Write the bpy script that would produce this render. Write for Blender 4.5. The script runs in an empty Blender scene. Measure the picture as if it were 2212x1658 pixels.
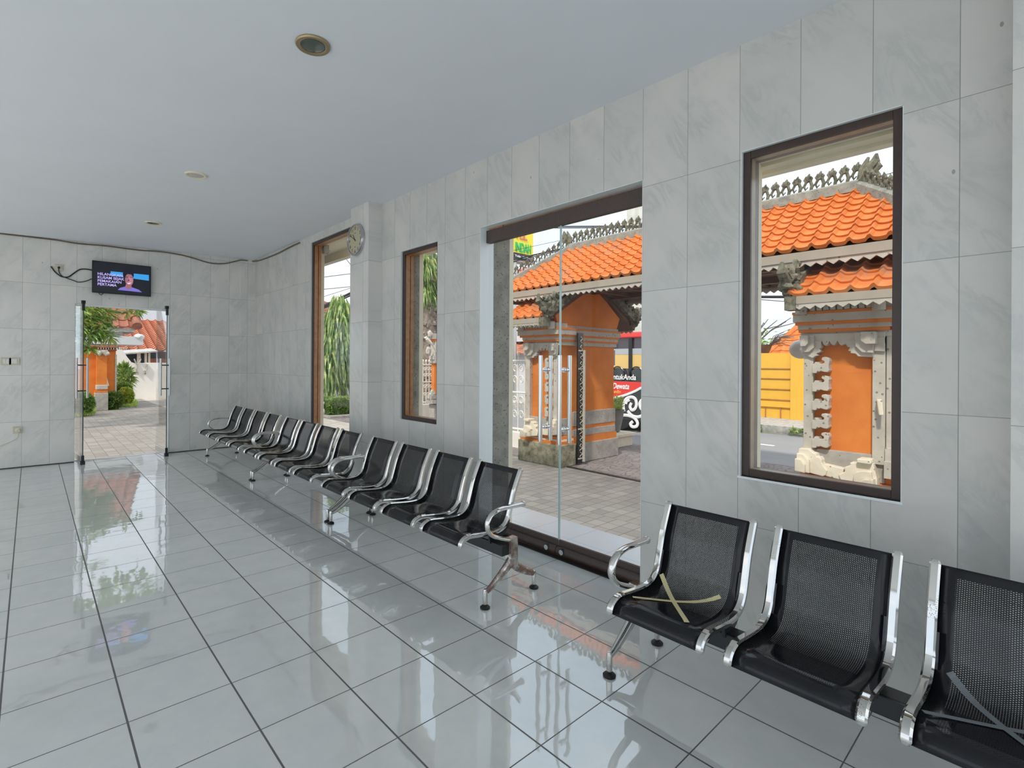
import bpy, bmesh, math, random
from mathutils import Vector, Matrix
random.seed(11)
PI = math.pi
D = bpy.data
COL = bpy.context.scene.collection
SC = bpy.context.scene

# ------------------------------------------------------------------ camera
W_, H_, F_, CX, CY = 2212.0, 1658.0, 1108.575, 1036.255, 781.81
YAW, PITCH, ROLL = 0.7185, 0.0003, 0.006
EYE = Vector((0.0926, -3.3469, 1.4953))
_f = Vector((math.sin(YAW)*math.cos(PITCH), math.cos(YAW)*math.cos(PITCH), math.sin(PITCH)))
_r0 = Vector((math.cos(YAW), -math.sin(YAW), 0)); _u0 = _r0.cross(_f)
_r = _r0*math.cos(ROLL) + _u0*math.sin(ROLL); _u = _u0*math.cos(ROLL) - _r0*math.sin(ROLL)
cam = D.cameras.new('camera'); co = D.objects.new('camera', cam); COL.objects.link(co)
cam.sensor_fit = 'HORIZONTAL'; cam.sensor_width = 36.0; cam.lens = 36.0*F_/W_
cam.shift_x = (W_/2-CX)/W_; cam.shift_y = (CY-H_/2)/W_; cam.clip_start = 0.05; cam.clip_end = 400
m = Matrix((_r, _u, -_f)).transposed().to_4x4(); m.translation = EYE; co.matrix_world = m
SC.camera = co

def at(u, v, ax, val):
    """where the sight line through a photo pixel meets the plane axis = val"""
    d = _f + _r*((u-CX)/F_) - _u*((v-CY)/F_)
    return EYE + d*((val-EYE[ax])/d[ax])

# ------------------------------------------------------------------ node helpers
class NT:
    def __init__(s, name):
        s.m = D.materials.new(name); s.m.use_nodes = True
        s.t = s.m.node_tree; s.t.nodes.clear()
        s.out = s.t.nodes.new('ShaderNodeOutputMaterial')
    def n(s, kind, **kw):
        nd = s.t.nodes.new('ShaderNode'+kind)
        for k, v in kw.items(): setattr(nd, k, v)
        return nd
    def put(s, sock, v):
        if v is None: return
        if isinstance(v, bpy.types.NodeSocket): s.t.links.new(v, sock)
        else:
            if sock.type == 'RGBA' and len(v) == 3: v = (*v, 1)
            sock.default_value = v
    def math(s, op, a, b=None, c=None):
        nd = s.n('Math', operation=op)
        for i, v in enumerate((a, b, c)): s.put(nd.inputs[i], v)
        return nd.outputs[0]
    def obj(s): return s.n('TexCoord').outputs['Object']
    def uv(s): return s.n('TexCoord').outputs['UV']
    def sep(s, v):
        nd = s.n('SeparateXYZ'); s.put(nd.inputs[0], v); return nd.outputs
    def comb(s, x, y, z):
        nd = s.n('CombineXYZ')
        for i, v in enumerate((x, y, z)): s.put(nd.inputs[i], v)
        return nd.outputs[0]
    def mapping(s, v, loc=(0,0,0), rot=(0,0,0), scale=(1,1,1)):
        nd = s.n('Mapping'); s.put(nd.inputs[0], v); nd.inputs[1].default_value = loc
        nd.inputs[2].default_value = rot; nd.inputs[3].default_value = scale; return nd.outputs[0]
    def noise(s, v, scale=5, detail=4, rough=.55, dist=0):
        nd = s.n('TexNoise'); s.put(nd.inputs['Vector'], v); nd.inputs['Scale'].default_value = scale
        nd.inputs['Detail'].default_value = detail; nd.inputs['Roughness'].default_value = rough
        nd.inputs['Distortion'].default_value = dist; return nd.outputs[0]
    def vor(s, v, scale=5, feature='F1'):
        nd = s.n('TexVoronoi', feature=feature); s.put(nd.inputs['Vector'], v); nd.inputs['Scale'].default_value = scale
        return nd.outputs
    def white(s, v):
        nd = s.n('TexWhiteNoise', noise_dimensions='3D'); s.put(nd.inputs['Vector'], v); return nd.outputs
    def ramp(s, v, stops, interp='LINEAR'):
        nd = s.n('ValToRGB'); s.put(nd.inputs[0], v); cr = nd.color_ramp; cr.interpolation = interp
        while len(cr.elements) < len(stops): cr.elements.new(0.5)
        for e, (p, c) in zip(cr.elements, stops):
            e.position = p; e.color = (*c, 1) if len(c) == 3 else c
        return nd.outputs[0]
    def mix(s, f, a, b, blend='MIX'):
        nd = s.n('Mix', data_type='RGBA', blend_type=blend)
        s.put(nd.inputs[0], f); s.put(nd.inputs[6], a); s.put(nd.inputs[7], b); return nd.outputs[2]
    def line(s, c, pitch, off, w):
        """1 on joint lines at off + k*pitch, w wide"""
        fr = s.math('FRACT', s.math('ADD', s.math('DIVIDE', s.math('SUBTRACT', c, off), pitch), .5))
        d = s.math('MULTIPLY', s.math('ABSOLUTE', s.math('SUBTRACT', fr, .5)), pitch)
        return s.math('LESS_THAN', d, w/2)
    def cell(s, c, pitch, off): return s.math('FLOOR', s.math('DIVIDE', s.math('SUBTRACT', c, off), pitch))
    def bump(s, h, dist=.01, strength=1.0):
        nd = s.n('Bump'); nd.inputs['Strength'].default_value = strength; nd.inputs['Distance'].default_value = dist
        s.put(nd.inputs['Height'], h); return nd.outputs[0]
    def bsdf(s, color, rough=.5, metal=0.0, normal=None, spec=.5, coat=0.0, ior=1.5, alpha=None, emit=None, estr=0.0):
        b = s.n('BsdfPrincipled')
        s.put(b.inputs['Base Color'], color); s.put(b.inputs['Roughness'], rough); s.put(b.inputs['Metallic'], metal)
        s.put(b.inputs['Specular IOR Level'], spec); s.put(b.inputs['Coat Weight'], coat); b.inputs['IOR'].default_value = ior
        if normal is not None: s.put(b.inputs['Normal'], normal)
        if alpha is not None: s.put(b.inputs['Alpha'], alpha)
        if emit is not None: s.put(b.inputs['Emission Color'], emit); b.inputs['Emission Strength'].default_value = estr
        s.t.links.new(b.outputs[0], s.out.inputs[0]); return s.m

M = {}
def flat(name, c, rough=.5, metal=0.0, spec=.5, vary=0.0, scale=6, coat=0.0):
    t = NT(name)
    col = c
    if vary:
        n = t.noise(t.obj(), scale, 5)
        col = t.mix(t.ramp(n, [(.3, (0,0,0)), (.7, (1,1,1))]), tuple(x*(1-vary) for x in c), tuple(min(1, x*(1+vary*.5)) for x in c))
    M[name] = t.bsdf(col, rough, metal, spec=spec, coat=coat); return M[name]

# ------------------------------------------------------------------ materials
def marble(name, ax_u, ax_v, pu, ou, pv, ov, jw=.003, k=1.0):
    t = NT(name); o = t.obj(); s = t.sep(o)
    u, v = s[ax_u], s[ax_v]
    iu, iv = t.cell(u, pu, ou), t.cell(v, pv, ov)
    rnd = t.white(t.comb(iu, iv, 3.7))
    p = t.comb(t.math('ADD', u, t.math('MULTIPLY', iu, 1.37)), t.math('ADD', v, t.math('MULTIPLY', iv, 2.11)), t.math('MULTIPLY', rnd[0], 4.0))
    ang = .60
    st = t.mapping(p, rot=(0, 0, ang), scale=(1, 1, 1))
    st2 = t.mapping(st, scale=(1.2, .38, 1))
    veins = t.noise(st2, 6.5, 9, .62, .9)
    v1 = t.ramp(veins, [(.30, (0,0,0)), (.46, (.25,.25,.25)), (.53, (1,1,1)), (.60, (.3,.3,.3)), (.8, (0,0,0))])
    cloud = t.noise(st2, 2.2, 4, .5, .3)
    base = t.mix(t.ramp(cloud, [(.35, (0,0,0)), (.65, (1,1,1))]), (.66, .68, .66), (.76, .755, .73))
    base = t.mix(t.math('MULTIPLY', v1, t.ramp(t.noise(p, 3.0, 3), [(.42, (0,0,0)), (.62, (.42,.42,.42))])), base, (.44, .475, .475))
    sp = t.vor(t.mapping(p, scale=(9, 5, 9)), 1.0)
    spot = t.math('LESS_THAN', sp[0], t.math('MULTIPLY', t.math('GREATER_THAN', t.white(sp[2])[0], .86), .055))
    base = t.mix(t.math('MULTIPLY', spot, .7), base, (.22, .22, .20))
    base = t.mix(.12, base, t.mix(rnd[0], (.58, .61, .59), (.80, .785, .76)))
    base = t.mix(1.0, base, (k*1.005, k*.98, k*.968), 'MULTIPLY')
    j = t.math('MAXIMUM', t.line(u, pu, ou, jw), t.line(v, pv, ov, jw))
    base = t.mix(t.math('MULTIPLY', j, .8), base, (.25, .25, .23))
    su = t.math('SUBTRACT', rnd[0], .5); sv = t.math('SUBTRACT', t.white(t.comb(iv, iu, 9.1))[0], .5)
    fu = t.math('FRACT', t.math('DIVIDE', t.math('SUBTRACT', u, ou), pu)); fv = t.math('FRACT', t.math('DIVIDE', t.math('SUBTRACT', v, ov), pv))
    h = t.math('ADD', t.math('MULTIPLY', t.math('MULTIPLY', su, fu), pu*.012), t.math('MULTIPLY', t.math('MULTIPLY', sv, fv), pv*.012))
    h = t.math('ADD', h, t.math('MULTIPLY', t.noise(o, 3.5, 2), .0012))
    M[name] = t.bsdf(base, .16, normal=t.bump(h, 1.0, 1.0), spec=.45)
marble('marble_right', 1, 2, .3035, -1.524, .68, .60, k=.93)  # same marble as the far wall, toned down to even out the light
marble('marble_far', 0, 2, .2965, .296, .645, .632, k=1.06)  # same marble, lightened to make up for the dim far end
marble('marble_pilaster', 1, 2, .3035, 2.21, .68, .585)

t = NT('floor_tile'); o = t.obj(); s = t.sep(o); x, y = s[0], s[1]
ix, iy = t.cell(x, .4, 0), t.cell(y, .4, 0)
ra = t.white(t.comb(ix, iy, 1.3)); rb = t.white(t.comb(iy, ix, 7.9))
fx = t.math('FRACT', t.math('DIVIDE', x, .4)); fy = t.math('FRACT', t.math('DIVIDE', y, .4))
base = t.mix(t.ramp(t.noise(o, 7, 6), [(.35, (0,0,0)), (.7, (1,1,1))]), (.63, .665, .65), (.71, .725, .705))
base = t.mix(.25, base, t.mix(ra[0], (.61, .645, .635), (.73, .74, .72)))
dirt = t.ramp(t.noise(o, 1.3, 6, .65, .4), [(.5, (0,0,0)), (.75, (.35,.35,.35))])
base = t.mix(dirt, base, (.53, .54, .51))
speck = t.math('LESS_THAN', t.vor(o, 26)[0], t.math('MULTIPLY', t.math('GREATER_THAN', t.noise(o, 2.3, 2), .6), .045))
base = t.mix(t.math('MULTIPLY', speck, .5), base, (.2, .19, .17))
j = t.math('MAXIMUM', t.line(x, .4, 0, .0078), t.line(y, .4, 0, .005))
base = t.mix(j, base, (.025, .025, .025))
h = t.math('ADD', t.math('MULTIPLY', t.math('MULTIPLY', t.math('SUBTRACT', ra[0], .5), fx), .0022), t.math('MULTIPLY', t.math('MULTIPLY', t.math('SUBTRACT', rb[0], .5), fy), .0022))
h = t.math('ADD', h, t.math('MULTIPLY', t.noise(o, 4.5, 2), .0011))
h = t.math('SUBTRACT', h, t.math('MULTIPLY', j, .0006))
M['floor_tile'] = t.bsdf(base, t.mix(j, (.03,)*3, (.6,)*3), normal=t.bump(h, 1.0, 1.0), spec=.5, ior=2.5)

t = NT('porch_tile'); o = t.obj(); s = t.sep(o)
j = t.math('MAXIMUM', t.line(s[0], .4, 3.57, .004), t.line(s[1], .4, -.15, .004))
M['porch_tile'] = t.bsdf(t.mix(t.math('MULTIPLY', j, .6), (.80, .83, .86), (.35, .36, .36)), .25)

def paving(name, k):
    t = NT(name); o = t.obj(); s = t.sep(o); u, v = s[0], s[1]
    C = lambda r, g, b: (r*k*1.05, g*k*.985, b*k*.90)
    ju = t.line(u, .19, .05, .009); row = t.cell(u, .19, .05)
    vv = t.math('ADD', v, t.math('MULTIPLY', t.white(t.comb(t.math('FLOOR', t.math('DIVIDE', row, 9.0)), 1.0, 2.0))[0], .165))
    jv = t.line(vv, .165, 0, .009)
    rc = t.white(t.comb(row, t.cell(vv, .165, 0), 4.4))
    base = t.ramp(rc[0], [(0, C(.16, .15, .143)), (.4, C(.20, .19, .18)), (.7, C(.225, .217, .205)), (1, C(.28, .265, .245))])
    base = t.mix(.45, base, t.ramp(t.noise(o, 1.1, 5), [(.3, C(.165, .157, .15)), (.7, C(.265, .25, .23))]))
    base = t.mix(t.math('MULTIPLY', t.math('MAXIMUM', ju, jv), .75), base, C(.085, .075, .066))
    base = t.mix(.10, base, t.ramp(t.noise(o, 60, 3), [(.3, (.1,.1,.1)), (.7, (.5,.5,.5))]))
    M[name] = t.bsdf(base, .8, normal=t.bump(t.math('MULTIPLY', t.math('MAXIMUM', ju, jv), -1), .006))
paving('paving', 2.5); paving('garden_paver', 1.3)  # same pavers, yard copy lightened to offset the building's shade
t = NT('rough_paving'); o = t.obj()
v = t.vor(t.mapping(o, scale=(5, 9, 5)), 1.0, 'DISTANCE_TO_EDGE')
base = t.mix(t.ramp(t.noise(o, 3, 5), [(.3, (0,0,0)), (.7, (1,1,1))]), (.22, .19, .185), (.33, .29, .28))
M['rough_paving'] = t.bsdf(t.mix(t.math('LESS_THAN', v[0], .05), base, (.17, .15, .15)), .85, normal=t.bump(t.math('LESS_THAN', v[0], .05), -.01))
t = NT('asphalt'); o = t.obj()
base = t.mix(t.ramp(t.noise(o, 90, 3), [(.35, (0,0,0)), (.65, (1,1,1))]), (.22, .22, .225), (.36, .36, .36))
M['asphalt'] = t.bsdf(t.mix(.3, base, t.ramp(t.noise(o, .8, 4), [(.3, (.22,.22,.225)), (.7, (.38,.38,.38))])), .85)
flat('road_paint', (.85, .85, .83), .7)
flat('pale_concrete', (.68, .66, .62), .9, vary=.15, scale=4)
flat('concrete', (.50, .48, .45), .9, vary=.35, scale=9)
flat('ceiling_paint', (.77, .805, .86), .75, vary=.02, scale=2)
flat('white_paint', (.80, .83, .85), .5)
flat('reveal_paint', (.84, .90, .91), .35)
flat('cream', (.80, .74, .58), .6, vary=.06)
flat('counter_wood', (.20, .09, .05), .35, vary=.3, scale=4)
flat('dark_brown_metal', (.052, .032, .026), .38, metal=0.0, vary=.12, scale=30)
flat('dark_brown_header', (.085, .060, .052), .5, vary=.15, scale=60)
flat('orange_wood', (.46, .22, .09), .32, vary=.25, scale=18)
flat('bead_beige', (.42, .34, .25), .3, vary=.2, scale=12)
flat('bead_grey', (.25, .21, .20), .4, vary=.2, scale=12)
flat('black_rubber', (.012, .012, .013), .45)
flat('black_metal', (.010, .011, .014), .28, spec=.6)
flat('black_plastic', (.015, .015, .017), .4)
flat('steel', (.74, .74, .73), .18, metal=1.0)
flat('silver', (.62, .62, .62), .3, metal=.9)
flat('beige_plastic', (.62, .58, .46), .4)
flat('white_plastic', (.75, .75, .72), .35)
flat('cable_brown', (.15, .12, .09), .7)
flat('grey_tape', (.17, .19, .20), .5)

t = NT('chrome'); o = t.obj()
pit = t.math('LESS_THAN', t.vor(o, 260)[0], t.math('MULTIPLY', t.ramp(t.noise(o, 9, 4), [(.52, (0,0,0)), (.66, (1,1,1))]), .33))
M['chrome'] = t.bsdf(t.mix(t.math('MULTIPLY', pit, .75), (.70, .69, .665), (.20, .13, .075)), t.mix(pit, (.07,)*3, (.5,)*3), metal=t.math('SUBTRACT', 1, t.math('MULTIPLY', pit, .5)))
t = NT('mottled_chrome'); o = t.obj()
pit = t.ramp(t.noise(o, 14, 6, .65), [(.40, (0,0,0)), (.56, (1,1,1))])
M['mottled_chrome'] = t.bsdf(t.mix(t.math('MULTIPLY', pit, .85), (.72, .69, .64), (.17, .075, .045)), t.mix(pit, (.12,)*3, (.38,)*3), metal=t.math('SUBTRACT', 1, t.math('MULTIPLY', pit, .55)))  # chrome mixed with brown patches by noise

# black perforated sheet: holes in a hexagonal lattice, by UV in metres
t = NT('perforated_sheet'); s = t.sep(t.uv()); u, v = s[0], s[1]
a, b = .0124, .0072
def lat(ou, ov):
    du = t.math('MULTIPLY', t.math('SUBTRACT', t.math('FRACT', t.math('ADD', t.math('DIVIDE', u, a), ou)), .5), a)
    dv = t.math('MULTIPLY', t.math('SUBTRACT', t.math('FRACT', t.math('ADD', t.math('DIVIDE', v, b), ov)), .5), b)
    return t.math('SQRT', t.math('ADD', t.math('MULTIPLY', du, du), t.math('MULTIPLY', dv, dv)))
hole = t.math('LESS_THAN', t.math('MINIMUM', lat(0, 0), lat(.5, .5)), .0021)
for c, lo, hi in ((u, -.1475, .1475), (v, .075, .742)):
    hole = t.math('MULTIPLY', hole, t.math('MULTIPLY', t.math('GREATER_THAN', c, lo), t.math('LESS_THAN', c, hi)))
M['perforated_sheet'] = t.bsdf((.0085, .009, .012), .14, spec=.5, ior=1.43, alpha=t.math('SUBTRACT', 1, hole))

t = NT('tape_yellow'); s = t.sep(t.uv())
wv = t.math('FRACT', t.math('MULTIPLY', s[1], 130))
M['tape_yellow'] = t.bsdf(t.mix(t.math('MULTIPLY', t.math('LESS_THAN', wv, .35), .35), (.70, .62, .34), (.35, .30, .16)), .6)

t = NT('glass'); tr = t.n('BsdfTransparent'); tr.inputs[0].default_value = (.972, .982, .98, 1)
gl = t.n('BsdfGlossy'); gl.inputs['Roughness'].default_value = 0.0
lw = t.n('LayerWeight'); fz = t.math('ADD', t.math('MULTIPLY', t.math('POWER', lw.outputs['Facing'], 5.0), .9), .006)
mx = t.n('MixShader'); t.t.links.new(fz, mx.inputs[0]); t.t.links.new(tr.outputs[0], mx.inputs[1]); t.t.links.new(gl.outputs[0], mx.inputs[2])
t.t.links.new(mx.outputs[0], t.out.inputs[0]); M['glass'] = t.m
flat('glass_edge', (.45, .62, .60), .1, spec=.8)

def stone(name, c1, c2, sc, pits=.25, rough=.9):
    t = NT(name); o = t.obj()
    n = t.noise(o, sc, 6, .6)
    base = t.mix(t.ramp(n, [(.3, (0,0,0)), (.7, (1,1,1))]), c1, c2)
    v = t.vor(o, sc*5); pit = t.math('LESS_THAN', v[0], t.math('MULTIPLY', t.math('GREATER_THAN', t.white(v[2])[0], 1-pits), .28))
    base = t.mix(t.math('MULTIPLY', pit, .8), base, tuple(x*.35 for x in c1))
    M[name] = t.bsdf(base, rough, normal=t.bump(n, .01))
stone('grey_stone', (.20, .20, .17), (.36, .345, .30), 9, .3)
stone('carved_stone', (.44, .40, .35), (.57, .525, .46), 5, .25)
stone('pale_stone', (.66, .59, .47), (.80, .73, .60), 5, .12)
stone('dark_carving', (.05, .048, .036), (.25, .235, .165), 14, .25)
stone('mossy_stone', (.13, .125, .08), (.52, .49, .36), 7, .2)
stone('plinth_stone', (.30, .28, .26), (.46, .43, .39), 6, .12)
stone('bark', (.13, .10, .08), (.36, .30, .25), 8, .3)

t = NT('orange_plaster'); o = t.obj()
base = t.mix(t.ramp(t.noise(o, 2.4, 6, .6), [(.3, (0,0,0)), (.7, (1,1,1))]), (.62, .165, .022), (.78, .25, .045))
base = t.mix(t.ramp(t.noise(t.mapping(o, scale=(1, 1, 9)), 2.2, 5), [(.60, (0,0,0)), (.75, (.4,.4,.4))]), base, (.42, .11, .025))
scr = t.ramp(t.noise(o, 6.5, 7, .7), [(.66, (0,0,0)), (.70, (.5,.5,.5))])
M['orange_plaster'] = t.bsdf(t.mix(scr, base, (.60, .30, .15)), .8)
t = NT('orange_tile'); o = t.obj()
base = t.mix(t.ramp(t.noise(o, 6, 4), [(.35, (0,0,0)), (.65, (1,1,1))]), (.56, .15, .026), (.70, .225, .055))
st = t.ramp(t.noise(o, 1.5, 5, .62), [(.52, (0,0,0)), (.64, (.75,.75,.75))])
base = t.mix(t.math('MULTIPLY', st, t.ramp(t.noise(o, 9, 4), [(.38, (0,0,0)), (.6, (1,1,1))])), base, (.36, .21, .14))
M['orange_tile'] = t.bsdf(base, .7)
t = NT('pale_red_tile'); o = t.obj()
M['pale_red_tile'] = t.bsdf(t.mix(t.noise(o, 4, 4), (.42, .13, .065), (.56, .27, .17)), .8)
flat('brick_red_tile', (.34, .13, .085), .8, vary=.3, scale=5)
flat('fascia_paint', (.38, .33, .27), .7, vary=.08)
flat('brown_wood', (.13, .055, .03), .6, vary=.4, scale=6)
flat('yellow_paint', (.82, .47, .06), .75, vary=.05)
flat('white_wall_paint', (.86, .83, .77), .8, vary=.05, scale=2)
flat('white_render', (.62, .63, .65), .8, vary=.05)
flat('old_white_wall', (.62, .63, .58), .85, vary=.2, scale=3)
flat('white_iron', (.85, .84, .78), .5)
flat('dark_iron', (.05, .045, .04), .55, vary=.3, scale=20)
flat('grey_iron', (.55, .52, .46), .6, vary=.2, scale=20)
flat('bus_red', (.80, .045, .035), .25, coat=.5)
flat('bus_dark', (.035, .045, .045), .22, coat=.5)
flat('bus_glass', (.05, .035, .045), .05, spec=.8)
flat('bus_yellow_panel', (.80, .55, .20), .6)
flat('bus_grey', (.45, .48, .52), .5)
flat('letter_white', (.90, .90, .90), .5)
flat('letter_orange', (.90, .45, .10), .5)
flat('sign_yellow', (.93, .78, .06), .5)
flat('sign_black', (.05, .05, .06), .5)
flat('sign_green', (.03, .55, .18), .5)
flat('sign_red', (.78, .22, .20), .5)
flat('blue_paint', (.03, .07, .16), .4)
flat('pot_grey', (.22, .21, .20), .7, vary=.2)
flat('bare_twig', (.16, .11, .09), .8)
flat('leaning_wood', (.80, .70, .58), .7)
def leafmat(name, c1, c2, c3):
    t = NT(name); o = t.obj()
    f = t.white(t.vor(o, 9)[2])[0]
    col = t.ramp(f, [(0, c1), (.5, c2), (1, c3)])
    b = t.n('BsdfDiffuse'); t.put(b.inputs[0], col)
    tl = t.n('BsdfTranslucent'); t.put(tl.inputs[0], t.mix(.4, col, (.45, .55, .08)))
    g = t.n('BsdfGlossy'); g.inputs['Roughness'].default_value = .4
    mx = t.n('MixShader'); mx.inputs[0].default_value = .3
    t.t.links.new(b.outputs[0], mx.inputs[1]); t.t.links.new(tl.outputs[0], mx.inputs[2])
    m2 = t.n('MixShader'); m2.inputs[0].default_value = .06
    t.t.links.new(mx.outputs[0], m2.inputs[1]); t.t.links.new(g.outputs[0], m2.inputs[2])
    t.t.links.new(m2.outputs[0], t.out.inputs[0]); M[name] = t.m
leafmat('leaf_deep', (.05, .12, .04), (.13, .25, .06), (.30, .42, .12))
leafmat('leaf_mid', (.10, .22, .06), (.24, .40, .10), (.50, .56, .16))
leafmat('leaf_lime', (.28, .42, .06), (.48, .60, .10), (.70, .72, .16))
leafmat('leaf_hedge', (.10, .22, .05), (.22, .38, .09), (.42, .52, .16))
leafmat('grass', (.24, .45, .06), (.40, .60, .10), (.58, .70, .18))
flat('downlight_ring', (.42, .33, .20), .35, metal=.7)
flat('downlight_glass', (.10, .12, .10), .12, spec=.8)
flat('frosted_glass', (.55, .52, .48), .35)
flat('dark_glass', (.06, .07, .06), .15)
flat('clock_face', (.50, .45, .31), .4)
flat('clock_rim', (.55, .54, .56), .2, metal=.8)
flat('ink', (.03, .03, .03), .5)
def emitter(name, c, s):
    t = NT(name); M[name] = t.bsdf((.01, .01, .012), .15, emit=c, estr=s)
flat('tv_bezel', (.012, .012, .014), .18)
emitter('tv_black', (.006, .007, .012), 1.0); emitter('tv_text', (.55, .46, .95), 1.0); emitter('tv_blue', (.04, .33, .75), 1.0)
emitter('tv_skin', (.34, .13, .17), 1.0); emitter('tv_skin_light', (.48, .21, .27), 1.0); emitter('tv_hair', (.004, .004, .012), 1.0); emitter('tv_shirt', (.20, .17, .62), 1.0)
emitter('tv_mouth', (.75, .62, .72), 1.0); emitter('tv_brow', (.05, .015, .03), 1.0)

# ------------------------------------------------------------------ mesh helpers
class MB:
    def __init__(s): s.b = bmesh.new(); s.uvs = None
    def v(s, p): return s.b.verts.new(p)
    def face(s, vs):
        try: return s.b.faces.new(vs)
        except ValueError: return None
    def quad(s, *pts): return s.face([s.v(p) for p in pts])
    def box(s, x0, x1, y0, y1, z0, z1):
        x0, x1 = min(x0, x1), max(x0, x1); y0, y1 = min(y0, y1), max(y0, y1); z0, z1 = min(z0, z1), max(z0, z1)
        c = [s.v((x, y, z)) for z in (z0, z1) for y in (y0, y1) for x in (x0, x1)]
        for f in ((0,2,3,1), (4,5,7,6), (0,1,5,4), (2,6,7,3), (0,4,6,2), (1,3,7,5)): s.face([c[i] for i in f])
        return s
    def prism(s, pts0, pts1):
        """two matching outlines joined into a closed solid"""
        a = [s.v(p) for p in pts0]; b = [s.v(p) for p in pts1]; n = len(a)
        s.face(a[::-1]); s.face(b)
        for i in range(n): s.face([a[i], a[(i+1) % n], b[(i+1) % n], b[i]])
        return s
    def tube(s, pts, r, seg=8, caps=True, flatten=None):
        pts = [Vector(p) for p in pts]; n = len(pts); rings = []
        rr = r if isinstance(r, (list, tuple)) else [r]*n
        up = Vector((0, 0, 1)); prev = None
        for i, p in enumerate(pts):
            d = (pts[min(i+1, n-1)] - pts[max(i-1, 0)]).normalized()
            if prev is None:
                a = d.cross(up)
                if a.length < 1e-3: a = d.cross(Vector((0, 1, 0)))
                a.normalize()
            else:
                a = prev - d*prev.dot(d); a.normalize()
            prev = a; b = d.cross(a)
            fa = fb = 1.0
            if flatten: fa, fb = flatten
            rings.append([s.v(p + a*math.cos(2*PI*k/seg)*rr[i]*fa + b*math.sin(2*PI*k/seg)*rr[i]*fb) for k in range(seg)])
        for q, w in zip(rings, rings[1:]):
            for k in range(seg): s.face([q[k], q[(k+1) % seg], w[(k+1) % seg], w[k]])
        if caps: s.face(rings[0][::-1]); s.face(rings[-1])
        return s
    def lathe(s, prof, c, axis='z', seg=24):
        """profile of (radius, height) turned about an axis through c"""
        c = Vector(c); rings = []
        for r, h in prof:
            ring = []
            for k in range(seg):
                a = 2*PI*k/seg; ca, sa = math.cos(a)*r, math.sin(a)*r
                ring.append(s.v(c + Vector({'z': (ca, sa, h), 'x': (h, ca, sa), 'y': (ca, h, sa)}[axis])))
            rings.append(ring)
        for q, w in zip(rings, rings[1:]):
            for k in range(seg): s.face([q[k], q[(k+1) % seg], w[(k+1) % seg], w[k]])
        s.face(rings[0][::-1]); s.face(rings[-1]); return s
    def blob(s, c, r, sub=2, squash=(1, 1, 1), rough=.0):
        g = bmesh.ops.create_icosphere(s.b, subdivisions=sub, radius=1.0)
        for vv in g['verts']:
            k = 1 + rough*(random.random()-.5)
            vv.co = Vector((vv.co.x*r*squash[0]*k + c[0], vv.co.y*r*squash[1]*k + c[1], vv.co.z*r*squash[2]*k + c[2]))
        return s
    def leaf(s, p, d, L, w, up=None, fold=.25, droop=.2):
        d = Vector(d).normalized(); up = Vector(up or (random.random()-.5, random.random()-.5, 1)).normalized()
        a = d.cross(up)
        if a.length < 1e-3: a = Vector((1, 0, 0))
        a.normalize(); n = a.cross(d); p = Vector(p)
        mid = p + d*L*.5 + n*w*fold; tip = p + d*L - Vector((0, 0, L*droop))
        v0, v1, v2, v3, vm = s.v(p), s.v(p + d*L*.45 + a*w*.5), s.v(tip), s.v(p + d*L*.45 - a*w*.5), s.v(mid - n*w*fold*2)
        s.face([v0, v1, vm]); s.face([v1, v2, vm]); s.face([v2, v3, vm]); s.face([v3, v0, vm]); return s
    def build(s, name, mat, parent=None, smooth=False, bevel=0.0, solid=0.0, normals=True):
        if normals: bmesh.ops.recalc_face_normals(s.b, faces=s.b.faces[:])
        me = D.meshes.new(name)
        base = Vector((0, 0, 0)); q = parent
        while q is not None: base += q.location; q = q.parent
        if base.length: bmesh.ops.translate(s.b, verts=s.b.verts[:], vec=-base)
        s.b.to_mesh(me); s.b.free()
        me.materials.append(M[mat])
        if smooth:
            for pl in me.polygons: pl.use_smooth = True
            try: me.set_sharp_from_angle(angle=math.radians(40))
            except Exception: pass
        o = D.objects.new(name, me); COL.objects.link(o)
        if parent is not None: o.parent = parent
        if bevel:
            md = o.modifiers.new('bevel', 'BEVEL'); md.width = bevel; md.segments = 2; md.limit_method = 'ANGLE'
        if solid:
            md = o.modifiers.new('solid', 'SOLIDIFY'); md.thickness = solid; md.offset = 0
        return o

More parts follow.
